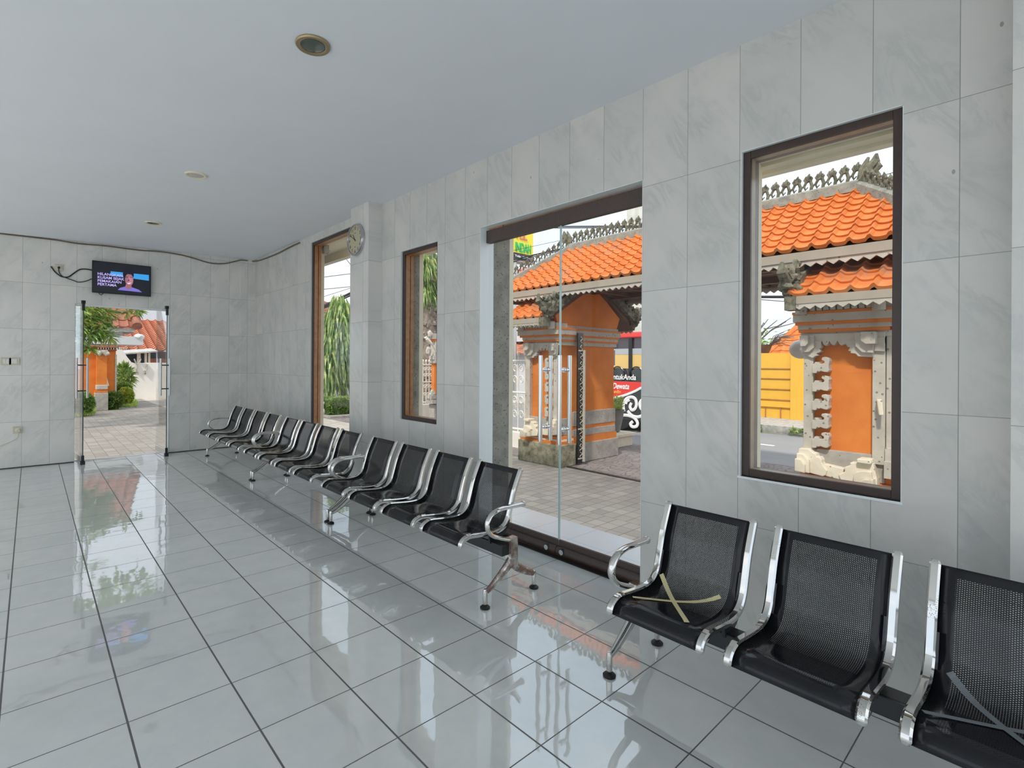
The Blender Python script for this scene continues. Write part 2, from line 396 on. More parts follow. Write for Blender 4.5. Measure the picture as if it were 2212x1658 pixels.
def tag(o, label, cat, group=None, kind=None):
    o['label'] = label; o['category'] = cat
    if group: o['group'] = group
    if kind: o['kind'] = kind
    return o
def thing(name, loc, label, cat, group=None):
    o = D.objects.new(name, None); COL.objects.link(o); o.location = loc; o.empty_display_size = .1
    return tag(o, label, cat, group)
def struct(o, label=None, cat=None):
    o['kind'] = 'structure'
    if label: o['label'] = label
    if cat: o['category'] = cat
    return o
def sroot(name, loc, label=None, cat=None):
    o = D.objects.new(name, None); COL.objects.link(o); o.location = loc; return struct(o, label, cat)
def copy_tree(o, parent=None):
    c = o.copy(); COL.objects.link(c)
    if parent is not None: c.parent = parent
    for ch in list(o.children): copy_tree(ch, c)
    return c
def letters(name, body, size, loc, face, mat, parent=None, depth=.004, align='LEFT', shear=0.0, squeeze=1.0, bold=0.0):
    cu = D.curves.new(name, 'FONT'); cu.body = body; cu.size = size; cu.extrude = depth; cu.align_x = align; cu.shear = shear; cu.offset = bold; cu.space_line = .95
    tmp = D.objects.new(name, cu); COL.objects.link(tmp)
    me = D.meshes.new_from_object(tmp.evaluated_get(bpy.context.evaluated_depsgraph_get()))
    D.objects.remove(tmp); D.curves.remove(cu)
    R = {'-x': Matrix(((0, 0, -1), (-1, 0, 0), (0, 1, 0))), '-y': Matrix(((1, 0, 0), (0, 0, -1), (0, 1, 0)))}[face].to_4x4()
    me.transform(R @ Matrix.Diagonal((squeeze, 1, 1, 1)))
    base = Vector((0, 0, 0)); q = parent
    while q is not None: base += q.location; q = q.parent
    me.transform(Matrix.Translation(Vector(loc) - base))
    me.materials.clear(); me.materials.append(M[mat]); me.name = name
    o = D.objects.new(name, me); COL.objects.link(o)
    if parent is not None: o.parent = parent
    return o
def fit_letters(name, body, pl, pr, zb, zt, face, mat, parent, depth=.004, shear=0.0, bold=.02):
    """lettering scaled to run from pl to pr and from zb to zt"""
    o = letters(name, body, 1.0, (0, 0, 0), face, mat, None, 0.0, 'LEFT', shear, 1.0, bold); me = o.data
    k = 1 if face == '-x' else 0; sg = -1 if face == '-x' else 1
    us = [v.co[k]*sg for v in me.vertices]; zs = [v.co.z for v in me.vertices]; W, Hh = max(us)-min(us), max(zs)-min(zs)
    o2 = letters(name, body, 1.0, (0, 0, 0), face, mat, None, depth, 'LEFT', shear, 1.0, bold); D.objects.remove(o); me = o2.data
    base = Vector((0, 0, 0)); q = parent
    while q is not None: base += q.location; q = q.parent
    w = (pr[k]-pl[k])*sg
    for v in me.vertices:
        f = (v.co[k]*sg-min(us))/W; g = (v.co.z-min(zs))/Hh; n = v.co[1-k]
        v.co = Vector((0, 0, 0)); v.co[k] = pl[k]+sg*f*w; v.co.z = zb+g*(zt-zb); v.co[1-k] = pl[1-k]+n
        v.co -= base
    o2.parent = parent; return o2
def spline(pts, n=6):
    P = [Vector(p) for p in pts]; out = []
    for i in range(len(P)-1):
        p0, p1, p2, p3 = P[max(i-1, 0)], P[i], P[i+1], P[min(i+2, len(P)-1)]
        for k in range(n):
            s = k/n
            out.append(.5*((2*p1) + (p2-p0)*s + (2*p0-5*p1+4*p2-p3)*s*s + (3*p1-p0-3*p2+p3)*s**3))
    out.append(P[-1]); return out

# ------------------------------------------------------------------ the room
XW, YF, ZC = 3.09, 6.19, 3.285
XO = 3.25                                    # outer face of the right wall
XL, YB = -2.7, -6.5
W1 = (-2.852, -2.140, .868, 2.685); DR = (-1.524, .085, 0.0, 2.692)
W2 = (.716, 1.386, .882, 2.684); W3 = (2.20, 3.762, .30, 3.185)

MB().box(XL-.3, XO-.02, YB-.3, YF+.17, -.12, 0).build('floor', 'floor_tile'); struct(D.objects['floor'])
b = MB()
def cz(x, y): return ZC - .075*max(0, (XW-x)/3.3)*max(0, (y+3)/9.2)
NX, NY = 12, 16
g = [[(XL-.3 + (XW+.3-XL+.3)*i/NX, YB-.3 + (YF+.3-YB+.3)*k/NY) for k in range(NY+1)] for i in range(NX+1)]
lo = [[b.v((x, y, cz(x, y))) for x, y in r] for r in g]; hi = [[b.v((x, y, ZC+.12)) for x, y in r] for r in g]
for i in range(NX):
    for k in range(NY):
        b.face([lo[i][k], lo[i][k+1], lo[i+1][k+1], lo[i+1][k]]); b.face([hi[i][k], hi[i+1][k], hi[i+1][k+1], hi[i][k+1]])
for i in range(NX):
    for k in (0, NY): b.face([lo[i][k], lo[i+1][k], hi[i+1][k], hi[i][k]])
for k in range(NY):
    for i in (0, NX): b.face([lo[i][k], lo[i][k+1], hi[i][k+1], hi[i][k]])
struct(b.build('ceiling', 'ceiling_paint', smooth=True))

def wall_with_holes(name, mat, u0, u1, z0, z1, holes, mk):
    """boxes around rectangular openings, joined as one wall"""
    us = sorted({u0, u1, *[h[0] for h in holes], *[h[1] for h in holes]}); zs = sorted({z0, z1, *[h[2] for h in holes], *[h[3] for h in holes]})
    b = MB()
    for a, c in zip(us, us[1:]):
        run = None
        for e, f in zip(zs, zs[1:]):
            mid = ((a+c)/2, (e+f)/2)
            inside = any(h[0] < mid[0] < h[1] and h[2] < mid[1] < h[3] for h in holes)
            if inside:
                if run: mk(b, a, c, *run); run = None
            else: run = (run[0], f) if run else (e, f)
        if run: mk(b, a, c, *run)
    bmesh.ops.remove_doubles(b.b, verts=b.b.verts[:], dist=1e-5)
    return b.build(name, mat)
struct(wall_with_holes('wall_right', 'marble_right', YB-.3, YF+.15, 0, ZC+.1, [W1, DR, W2, W3], lambda b, a, c, e, f: b.box(XW, XO, a, c, e, f)))
FD = (.572, 1.765, 0.0, 2.318)
struct(wall_with_holes('wall_far', 'marble_far', XL-.3, XW, 0, ZC+.1, [FD], lambda b, a, c, e, f: b.box(a, c, YF, YF+.16, e, f)))
MB().box(2.845, XW, YF-.025, YF, 0, ZC+.05).build('trim_1', 'marble_far'); struct(D.objects['trim_1'])
b = MB().box(2.92, XW, 1.782, 2.215, 0, ZC+.05); struct(b.build('wall_pilaster', 'marble_pilaster'))
b = MB().box(2.92, XW, -3.75, -3.207, 0, ZC+.05); struct(b.build('wall_pillar', 'marble_pilaster'))
# unseen left and back walls, openings widened to let daylight in
OPEN = [(y0, y0+2.30, .12, 3.18) for y0 in (-6.3, -3.9, -1.5, .9, 3.3)]
struct(wall_with_holes('wall_left', 'white_paint', YB-.3, YF+.15, 0, ZC+.1, OPEN, lambda b, a, c, e, f: b.box(XL-.25, XL, a, c, e, f)))
struct(wall_with_holes('wall_back', 'white_paint', XL, XW, 0, ZC+.1, [(-2.6, .15, .5, 3.2), (.25, 3.0, .5, 3.2)], lambda b, a, c, e, f: b.box(a, c, YB-.25, YB, e, f)))
struct(MB().box(XL-.45, XO+.55, YB-.4, YF+.6, ZC+.18, ZC+.45).build('roof_slab', 'white_paint'))

# outside skin of the right wall: grey stone cladding with cream edges
b = MB()
for y0, y1, xe in ((.087, .714, 3.46), (1.388, 2.0, 3.338), (-2.138, -1.526, 3.345), (-7, -2.856, 3.345)): b.box(XO, xe, y0, y1, -.02, 2.9)
b.box(XO, 3.46, 4.2, 6.3, -.02, 3.3)
struct(b.build('wall_stone_cladding', 'grey_stone'))
b = MB()
for y0, y1, xe in ((.087, .714, 3.46), (1.388, 2.0, 3.338), (-2.138, -1.526, 3.345)): b.box(xe, xe+.05, y0, y1, -.02, 2.9)
b.box(XO, 3.38, -2.856, -2.138, 2.690, 2.9); b.box(3.38, 3.47, -2.9, -2.05, 2.672, 2.9); b.box(3.47, 3.54, -2.9, -2.05, 2.655, 2.9)
b.box(XO, 3.46, .714, 1.388, 2.70, 2.9); b.box(XO, 3.30, 3.768, 4.2, -.02, 3.2); b.box(XO, 3.9, 1.9, 6.3, 3.22, 3.32); b.box(3.72, 3.82, 1.9, 6.3, 3.10, 3.22)
struct(b.build('trim_3', 'cream'))
b = MB().box(3.27, 3.34, 3.70, 3.768, 3.06, 3.18); b.prism([(3.29, 3.70, 3.05), (3.34, 3.66, 3.09), (3.29, 3.70, 3.14)], [(3.27, 3.75, 3.05), (3.32, 3.75, 3.09), (3.27, 3.75, 3.14)])
struct(b.build('trim_4', 'fascia_paint'))

def window(n, hole, label, bead='orange_wood', outer='orange_wood', inner='dark_brown_metal', fw=.040):
    y0, y1, z0, z1 = hole; r = sroot('window_%d' % n, (XW+.10, (y0+y1)/2, z0), label, 'window')
    def ring(x0, x1, g, w):
        b = MB(); a, c, e, f = y0+g, y1-g, z0+g, z1-g
        b.box(x0, x1, a, a+w, e, f); b.box(x0, x1, c-w, c, e, f); b.box(x0, x1, a+w, c-w, e, e+w); b.box(x0, x1, a+w, c-w, f-w, f); return b
    ring(XW+.022, XW+.045, .002, fw).build('window_frame', inner, r, bevel=.003)
    ring(XW+.045, XW+.095, .004, fw-.004).build('window_bead', bead, r)
    ring(XW+.095, XW+.101, .004, fw-.006).build('window_gasket', 'black_rubber', r)
    ring(XW+.106, XW+.145, .004, fw-.008).build('window_bead', outer, r)
    g = fw-.02
    MB().box(XW+.100, XW+.106, y0+g, y1-g, z0+g, z1-g).build('window_pane', 'glass', r)
window(1, W1, 'brown framed window looking onto the carved pillar', bead='bead_beige', outer='bead_grey', fw=.040)
window(2, W2, 'narrow brown framed window between pilaster and glass door')
window(3, W3, 'tall brown framed window reaching the ceiling behind the clock')
b = MB()                                       # pale reveals lining the openings
y0, y1, z0, z1 = DR
b.box(XW+.001, XO, y1-.004, y1+.001, 0, z1); b.box(XW+.001, XO, y0-.001, y0+.004, 0, z1); b.box(XW+.001, XO, y0, y1, z1-.004, z1+.001)
for h in (W1, W2, W3):
    y0, y1, z0, z1 = h
    b.box(XW, XW+.022, y1-.003, y1, z0, z1); b.box(XW, XW+.022, y0, y0+.003, z0, z1); b.box(XW, XW+.022, y0, y1, z1-.003, z1)
struct(b.build('trim_5', 'reveal_paint'))
b = MB().box(XW-.004, XW+.022, W1[0]-.005, W1[1]+.01, W1[2]-.012, W1[2]); struct(b.build('trim_6', 'reveal_paint'))

# near glass door: two closed leaves, header, foot rail, bar handles
XD = 3.188
d = sroot('door_1', (XD, -.78, 0), 'closed double glass door with a brown header', 'door')
MB().box(XD-.03, XD+.03, DR[0]+.004, DR[1]-.004, 2.562, 2.672).build('door_header', 'dark_brown_header', d, bevel=.004)
b = MB().box(XD-.008, XD+.008, DR[0]+.3, DR[1]-.03, 2.672, 2.684); b.box(XD-.02, XD+.01, -.12, .05, 2.672, 2.688); b.build('door_packing', 'orange_wood', d)
YM = -.757
for y0, y1, hy, nm in ((YM+.003, DR[1]-.012, YM+.15, 'a'), (DR[0]+.012, YM-.003, YM-.045, 'b')):
    lf = MB().box(XD-.005, XD+.005, y0, y1, .11, 2.562).build('door_leaf', 'glass', d)
    e = y0 if nm == 'a' else y1
    MB().box(XD-.006, XD+.006, e-.003, e+.003, .03, 2.56).build('leaf_edge', 'glass_edge', lf)
    b = MB().box(XD-.012, XD+.012, y0, y1, .075, .125); rl = b.build('foot_rail', 'dark_brown_header', d, bevel=.003)
    b = MB().tube([(XD-.014, y0, .048), (XD-.014, y1, .048)], .034, 16); b.box(XD-.02, XD+.02, y0, y1, .016, .075); b.build('rail_tube', 'dark_brown_header', rl, smooth=True)
    yl = y0+.085 if nm == 'a' else y1-.06
    b = MB().lathe([(.020, -.055), (.020, -.048), (.012, -.046), (.012, -.03)], (XD, yl, .052), 'x', 20); b.build('lock_cylinder', 'steel', rl, smooth=True)
    MB().lathe([(.026, -.049), (.026, -.03)], (XD+.001, yl, .052), 'x', 20).build('lock_collar', 'black_rubber', rl, smooth=True)
    for sx in (-1, 1):
        b = MB().lathe([(.0175, .872), (.0175, 1.553)], (XD+sx*.060, hy, 0), 'z', 16)
        b.build('door_handle', 'steel', d, smooth=True)
    b = MB()
    for z in (1.44, .985):
        b.lathe([(.012, -.058), (.012, .058)], (XD, hy, z), 'x', 12); b.lathe([(.018, -.016), (.018, -.008)], (XD, hy, z), 'x', 14); b.lathe([(.018, .008), (.018, .016)], (XD, hy, z), 'x', 14)
    b.build('handle_post', 'steel', d, smooth=True)
MB().box(XD-.075, XD+.07, DR[0]+.002, DR[1]-.002, 0, .006).build('door_sill', 'black_plastic', d)

# far glass door: two leaves swung into the hall
d2 = sroot('door_2', (1.17, YF, 0), 'open double glass door in the far wall under the television', 'door')
for (ax, ay), (bx, by) in (((.655, 5.90), (.600, 6.52)), ((1.690, 5.90), (1.648, 6.52))):
    dv = Vector((bx-ax, by-ay, 0)).normalized(); nv = Vector((dv.y, -dv.x, 0))
    def slab(b, s0, s1, z0, z1, th):
        p = [Vector((ax, ay, 0))+dv*s0+nv*th, Vector((ax, ay, 0))+dv*s1+nv*th, Vector((ax, ay, 0))+dv*s1-nv*th, Vector((ax, ay, 0))+dv*s0-nv*th]
        b.prism([q+Vector((0, 0, z0)) for q in p], [q+Vector((0, 0, z1)) for q in p]); return b
    L = .622
    lf = slab(MB(), 0, L, .02, 2.31, .005).build('door_leaf', 'glass', d2)
    slab(MB(), -.003, .004, .1, 2.22, .006).build('leaf_edge', 'dark_glass', lf)
    slab(MB(), .0, L, .02, .10, .009).build('foot_rail', 'silver', d2)
    b = slab(MB(), -.012, .012, .012, .13, .016); slab(b, -.02, .03, .0, .05, .026); b.build('pivot_fitting', 'black_plastic', d2)
    b = slab(MB(), -.012, .02, 2.20, 2.33, .016); slab(b, -.012, .05, 2.30, 2.345, .022); b.build('pivot_fitting', 'black_plastic', d2)
    for sx in (-1, 1):
        c = Vector((ax, ay, 0))+dv*.09+nv*sx*.062
        MB().lathe([(.016, .945), (.016, 1.525)], c, 'z', 12).build('door_handle', 'silver', d2, smooth=True)
    b = MB()
    for z in (1.42, 1.05):
        c = Vector((ax, ay, z))+dv*.09; b.tube([c-nv*.062, c+nv*.062], .009, 8)
    b.build('handle_post', 'black_metal', d2, smooth=True)
b = MB().box(FD[0]-.002, FD[1]+.002, YF+.02, YF+.15, FD[3]-.022, FD[3]+.001); b.box(FD[1]-.006, FD[1]+.001, YF+.004, YF+.16, 0, FD[3]); b.box(FD[0]-.001, FD[0]+.004, YF+.004, YF+.16, 0, FD[3]); b.build('door_reveal', 'white_paint', d2)
MB().box(FD[0], FD[1], YF+.10, YF+.165, -.01, .004).build('door_sill', 'white_plastic', d2)
b = MB().box(-2.2, FD[0], YF-.006, YF, 0, .012); b.box(FD[1], 2.845, YF-.006, YF, 0, .012); struct(b.build('baseboard_far', 'black_rubber'))

# ------------------------------------------------------------------ waiting benches
PROF = [(2.056, .372), (2.057, .390), (2.070, .408), (2.095, .421), (2.13, .427), (2.20, .420), (2.30, .411), (2.375, .415), (2.425, .438), (2.458, .482), (2.482, .555), (2.505, .63), (2.535, .70), (2.572, .775)]
PR = spline([(x-2.4, 0, z) for x, z in PROF], 5)
ARC = [0.0]
for p, q in zip(PR, PR[1:]): ARC.append(ARC[-1] + (q-p).length)
def prof_at(s):
    s = max(0, min(ARC[-1]-1e-6, s))
    for i in range(len(PR)-1):
        if ARC[i+1] >= s:
            f = (s-ARC[i])/(ARC[i+1]-ARC[i]); p = PR[i].lerp(PR[i+1], f); d = (PR[i+1]-PR[i]).normalized(); return p, Vector((-d.z, 0, d.x))
def seat_sheet():
    b = MB(); ul = b.b.loops.layers.uv.new('UVMap'); n = len(PR); ys = [-.192, -.1, 0, .1, .192]
    vs = [[b.v((p.x, y, p.z)) for y in ys] for p in PR]
    for i in range(n-1):
        for k in range(len(ys)-1):
            f = b.face([vs[i][k], vs[i][k+1], vs[i+1][k+1], vs[i+1][k]])
            for lp, (ii, kk) in zip(f.loops, ((i, k), (i, k+1), (i+1, k+1), (i+1, k))): lp[ul].uv = (ys[kk], ARC[ii])
    return b
def side_frame(y):
    """chrome D-section rail that follows the seat's profile"""
    b = MB(); rings = []; pts = PR[3:]
    pts = [pts[0] + (pts[0]-pts[1]).normalized()*.012] + pts + [pts[-1] + (pts[-1]-pts[-2]).normalized()*.012]
    n = len(pts)
    for i, p in enumerate(pts):
        d = (pts[min(i+1, n-1)]-pts[max(i-1, 0)]).normalized(); nn = Vector((-d.z, 0, d.x))
        k = .72 if i in (0, n-1) else 1.0
        hw, up, dn = .0165*k, .013*k, .013*k
        sec = [(-hw, -dn*.6), (-hw*.75, -dn), (hw*.75, -dn), (hw, -dn*.6), (hw, up*.5), (hw*.6, up), (-hw*.6, up), (-hw, up*.5)]
        rings.append([b.v(p + Vector((0, y+a, 0)) + nn*c) for a, c in sec])
    for q, w in zip(rings, rings[1:]):
        for k in range(8): b.face([q[k], q[(k+1) % 8], w[(k+1) % 8], w[k]])
    b.face(rings[0][::-1]); b.face(rings[-1]); return b
def bracket(y):
    pl = [(2.478, .565), (2.497, .55), (2.50, .49), (2.475, .425), (2.44, .375), (2.40, .345), (2.31, .335), (2.30, .392), (2.375, .40), (2.42, .42), (2.448, .47)]
    return MB().prism([(x-2.4, y-.007, z) for x, z in pl], [(x-2.4, y+.007, z) for x, z in pl])
PITCH_Y, NS, HL = .517, 4, 1.068
def make_leg(root, y, mat):
    b = MB(); X = lambda x: x-2.4
    b.prism([(X(2.372), y-.026, .20), (X(2.440), y-.026, .20), (X(2.440), y+.026, .20), (X(2.372), y+.026, .20)], [(X(2.378), y-.022, .385), (X(2.436), y-.022, .385), (X(2.436), y+.022, .385), (X(2.378), y+.022, .385)])
    f = [(Vector(p)) for p in spline([(X(2.415), y, .262), (X(2.385), y, .225), (X(2.335), y, .185), (X(2.27), y, .14), (X(2.215), y, .108), (X(2.182), y, .098)], 5)]
    b.tube(f, [.036-.020*i/(len(f)-1) for i in range(len(f))], 12, flatten=(.75, 1))
    f = [(Vector(p)) for p in spline([(X(2.395), y, .262), (X(2.43), y, .205), (X(2.48), y, .165), (X(2.545), y, .13), (X(2.59), y, .11), (X(2.613), y, .098)], 5)]
    b.tube(f, [.034-.018*i/(len(f)-1) for i in range(len(f))], 12, flatten=(.75, 1))
    leg = b.build('leg', mat, root, smooth=True)
    for x in (2.180, 2.615):
        MB().lathe([(.012, .022), (.0145, .030), (.0145, .100), (.010, .116), (.003, .119)], (X(x), y, 0), 'z', 14).build('leg_ferrule', 'chrome', leg, smooth=True)
        MB().lathe([(.030, 0), (.031, .008), (.024, .015), (.010, .019), (.010, .026)], (X(x), y, 0), 'z', 18).build('foot_pad', 'black_rubber', leg, smooth=True)
    pt = spline([(X(x), y, z) for x, z in ((2.503, .578), (2.45, .578), (2.38, .580), (2.30, .580), (2.235, .562), (2.197, .52), (2.196, .475), (2.235, .43), (2.30, .398), (2.365, .375), (2.41, .355))], 5)
    arm = MB().tube(pt, .0165, 12, flatten=(1.15, .82)).build('armrest', 'chrome', root, smooth=True)
    MB().blob((X(2.505), y, .578), .021, 2).build('armrest_cap', 'chrome', arm, smooth=True)
def make_bench(label, mottled, taped=False):
    r = thing('waiting_bench', (2.4, 0, 0), label, 'bench', 'perforated metal waiting benches in a row along the window wall')
    r.location = (0, 0, 0)
    for k in range(NS):
        y = (k-(NS-1)/2)*PITCH_Y
        sb = seat_sheet()
        for vv in sb.b.verts: vv.co.y += y
        st = sb.build('seat', 'perforated_sheet', r, smooth=True, solid=.0013, normals=False)
        for s in (-1, 1):
            side_frame(y+s*.205).build('side_frame', 'chrome', st, smooth=True)
            bracket(y+s*.188).build('seat_bracket', 'black_metal', st)
    MB().box(2.315-2.4, 2.40-2.4, -HL-.005, HL+.005, .278, .352).build('beam', 'black_metal', r, bevel=.006)
    make_leg(r, HL, 'chrome'); make_leg(r, -HL, 'mottled_chrome' if mottled else 'chrome')
    return r
bench = make_bench('black four seat bench ending beside the glass door, with rusty brown leg', True)
bench.location = (2.4, .045, 0)
plain = None
for lab, y in (('black four seat bench in front of the narrow window wall, with tape on its seats', -2.982), ('black four seat bench standing in front of the clock pilaster, second from the far wall', 2.25), ('black four seat bench standing closest to the far wall corner', 4.45)):
    c = copy_tree(bench); c.location = (2.4, y, 0); c['label'] = lab
    if y < 0: c['label'] = 'black four seat bench under the brown window with a yellow tape cross on it'
    for ch in c.children:
        if ch.name.startswith('leg'): ch.material_slots[0].link = 'OBJECT'; ch.material_slots[0].material = M['chrome']
TB = thing('tape_cross', (2.3, -2.18, .43), 'cross of woven yellow tape stuck over one black bench seat', 'tape', 'tape crosses on bench seats')
def xof(X):                                   # arc length at world X (seat part)
    best = min(range(len(PR)), key=lambda i: abs(PR[i].x+2.4-X)); return ARC[best]
def ribbon(root, name, s0, y0, s1, y1, w, mat):
    b = MB(); ul = b.b.loops.layers.uv.new('UVMap'); N = 24; row = []
    for i in range(N+1):
        f = i/N; p, nn = prof_at(s0+(s1-s0)*f); q = Vector((p.x+2.4, y0+(y1-y0)*f, p.z)) + nn*.0042
        row.append((q, nn))
    L = []
    for i, (q, nn) in enumerate(row):
        d = (row[min(i+1, N)][0]-row[max(i-1, 0)][0]).normalized(); a = d.cross(nn).normalized()*w/2
        L.append((b.v(q-a), b.v(q+a)))
    for i in range(N):
        f = b.face([L[i][0], L[i][1], L[i+1][1], L[i+1][0]])
        for lp, uv in zip(f.loops, ((0, i/N*.4), (1, i/N*.4), (1, (i+1)/N*.4), (0, (i+1)/N*.4))): lp[ul].uv = uv
    return b.build(name, mat, root, normals=False, solid=.0008)
ribbon(TB, 'tape_strip', xof(2.135), -2.322, xof(2.40)+.055, -2.035, .021, 'tape_yellow')
ribbon(TB, 'tape_strip', xof(2.165), -2.045, xof(2.40)+.045, -2.325, .019, 'tape_yellow')
TB2 = thing('tape_cross', (2.3, -3.2, .43), 'worn grey tape cross on the black seat cut by the picture edge', 'tape', 'tape crosses on bench seats')
ribbon(TB2, 'tape_strip', xof(2.14), -3.34, xof(2.40)+.055, -3.09, .022, 'grey_tape')
ribbon(TB2, 'tape_strip', xof(2.17), -3.06, xof(2.36), -3.36, .020, 'grey_tape')

# ------------------------------------------------------------------ small things on walls and ceiling
for (x, y), lab, gm, rm in (((1.277, -.553), 'round recessed downlight with dull brass ring and dark green glass', 'downlight_glass', 'downlight_ring'),
                            ((1.264, 2.108), 'round recessed downlight with cream ring and pale frosted glass', 'frosted_glass', 'cream'),
                            ((1.26, 4.341), 'round recessed downlight with a dark hollow, the one closest to the television', 'dark_glass', 'cream')):
    z = cz(x, y)
    r = thing('ceiling_downlight', (x, y, z), lab, 'ceiling light', 'downlights in one line on the ceiling')
    b = MB(); prof = [(.094, .004), (.095, -.006), (.090, -.013), (.075, -.014), (.067, -.009), (.066, .003)]
    b.lathe(prof, (x, y, z), 'z', 40).build('trim_ring', rm, r, smooth=True)
    MB().lathe([(.064, -.009), (.045, -.012), (.02, -.0135), (.001, -.0137)], (x, y, z), 'z', 32).build('lamp_glass', gm, r, smooth=True)

CK = Vector((2.92, 2.05, 2.895))
r = thing('wall_clock', CK, 'round silver rimmed wall clock with cream face on the pilaster', 'clock')
R = .183
MB().lathe([(R, 0), (R, -.030), (R-.006, -.040), (R-.016, -.040), (R-.02, -.028), (R-.02, -.003)], CK, 'x', 48).build('rim', 'clock_rim', r, smooth=True)
MB().lathe([(R-.014, -.004), (R-.014, -.026)], CK, 'x', 48).build('dial', 'clock_face', r)
for h in range(1, 13):
    a = h*PI/6; rr = R*.72
    o = letters('numeral', str(h), .05, (CK.x-.027, CK.y-math.sin(a)*rr, CK.z+math.cos(a)*rr-.017), '-x', 'ink', r, .0006, 'CENTER')
def hand(name, ang, L, w):
    b = MB(); d = Vector((0, -math.sin(ang), math.cos(ang))); s = Vector((0, d.z, -d.y)); c = CK+Vector((-.030, 0, 0))
    o2 = Vector((-.002, 0, 0)); P = [c-d*.02-s*w, c+d*L-s*w*.4, c+d*L+s*w*.4, c-d*.02+s*w]
    b.prism(P, [q+o2 for q in P]).build(name, 'ink', r)
hand('hour_hand', (10+50/60)*PI/6, .085, .005); hand('minute_hand', 50*PI/30, .125, .0035)
MB().lathe([(.006, -.034), (.006, -.026)], CK, 'x', 12).build('hand_hub', 'ink', r)
b = MB()
for dz in (.075, -.085): MB().box(CK.x-.0275, CK.x-.026, CK.y-.012, CK.y+.012, CK.z+dz, CK.z+dz+.006).build('dial_mark', 'ink', r)

# television
T0, T1 = at(199, 563, 1, YF-.07), at(326, 640, 1, YF-.07); yT = YF-.075
x0, x1, z0, z1 = T0.x, T1.x, T1.z-.005, T0.z+.01
tv = thing('television', ((x0+x1)/2, YF-.05, z0), 'flat screen television above the far door playing an advertisement', 'television')
MB().box(x0, x1, yT, YF-.03, z0, z1).build('bezel', 'tv_bezel', tv, bevel=.004)
MB().box(x0+.2, x1-.2, YF-.03, YF, z0+.12, z1-.12).build('wall_mount', 'black_metal', tv)
sw, sh = x1-x0, z1-z0
SP = lambda a, c, k=0: (x0+a*sw, yT-.0012-k*.0006, z1-c*sh)
MB().box(x0+.02*sw, x1-.02*sw, yT-.001, yT+.001, z0+.05*sh, z1-.03*sh).build('screen', 'tv_black', tv)
scr = [o for o in tv.children if o.name.startswith('screen')][0]
def spoly(name, pts, mat, k): MB().prism([SP(a, c, k) for a, c in pts], [SP(a, c, k+1) for a, c in pts]).build(name, mat, scr)
def ell(cx, cy, rx, ry, n=24): return [(cx+rx*math.cos(2*PI*i/n), cy+ry*math.sin(2*PI*i/n)) for i in range(n)]
spoly('picture_panel', [(.30, .29), (.96, .29), (.96, .48), (.30, .42)], 'tv_blue', 0)
spoly('picture_hair', ell(.60, .34, .095, .19), 'tv_hair', 1)
spoly('picture_shirt', [(.42, .86), (.46, .79), (.54, .74), (.66, .74), (.78, .80), (.84, .88)], 'tv_shirt', 2)
spoly('picture_neck', [(.56, .66), (.65, .66), (.66, .77), (.60, .82), (.54, .77)], 'tv_skin', 3)
spoly('picture_face', ell(.615, .51, .072, .20), 'tv_skin', 4)
spoly('picture_cheek', ell(.635, .52, .04, .13), 'tv_skin_light', 5)
spoly('picture_fringe', [(.52, .34), (.56, .25), (.65, .25), (.695, .36), (.66, .33), (.56, .33)], 'tv_hair', 6)
spoly('picture_brow', [(.55, .42), (.59, .415), (.59, .435), (.55, .44)], 'tv_brow', 7); spoly('picture_brow', [(.625, .41), (.67, .42), (.67, .44), (.625, .43)], 'tv_brow', 7)
spoly('picture_nose', [(.605, .47), (.618, .55), (.592, .55)], 'tv_brow', 7)
spoly('picture_smile', [(.575, .60), (.605, .61), (.645, .59), (.635, .64), (.605, .655), (.585, .64)], 'tv_mouth', 7)
letters('caption', 'HILANGKAN\nKUSAM SEJAK\nPEMAKAIAN\nPERTAMA', .054, (SP(.085, .44)[0], yT-.006, SP(.085, .44)[2]), '-y', 'tv_text', scr, .0008, bold=.0008)
b = MB()
xk, zk = x0+.16*sw, z0
b.tube(spline([(xk-.04, YF-.04, zk+.01), (xk-.01, YF-.04, zk-.025), (xk+.03, YF-.04, zk+.01)], 5), .005, 6).build('cable_loop', 'black_rubber', tv)

def plate(name, lab, cat, c, w, h, group=None, mat='beige_plastic'):
    r = thing(name, c, lab, cat, group)
    MB().box(c.x-w/2, c.x+w/2, YF-.014, YF, c.z-h/2, c.z+h/2).build('cover_plate', mat, r, bevel=.004); return r
c = at(127, 578, 1, YF); so = plate('wall_socket', 'cream wall socket beside the television with a black plug in it', 'socket', c, .10, .095)
MB().lathe([(.026, -.016), (.026, -.013)], (c.x, YF, c.z), 'y', 20).build('socket_face', 'white_plastic', so)
c2 = at(38, 928, 1, YF); so2 = plate('wall_socket', 'cream wall socket low on the far wall with a pale round plug', 'socket', c2, .10, .095)
MB().lathe([(.026, -.018), (.026, -.013)], (c2.x, YF, c2.z), 'y', 20).build('socket_face', 'white_plastic', so2)
pg = (MB().lathe([(.017, -.055), (.021, -.045), (.021, -.018)], (c2.x+.012, YF, c2.z-.008), 'y', 16).build('plug', 'beige_plastic', so2, smooth=True))
MB().tube(spline([(c2.x+.012, YF-.045, c2.z-.02), (c2.x+.0, YF-.02, c2.z-.10), (c2.x-.08, YF-.006, c2.z-.16), (c2.x-.22, YF-.006, c2.z-.22), (c2.x-.5, YF-.006, c2.z-.3)], 6), .004, 6).build('wire', 'beige_plastic', pg)
c3 = at(13, 780, 1, YF); c4 = at(31, 780, 1, YF)
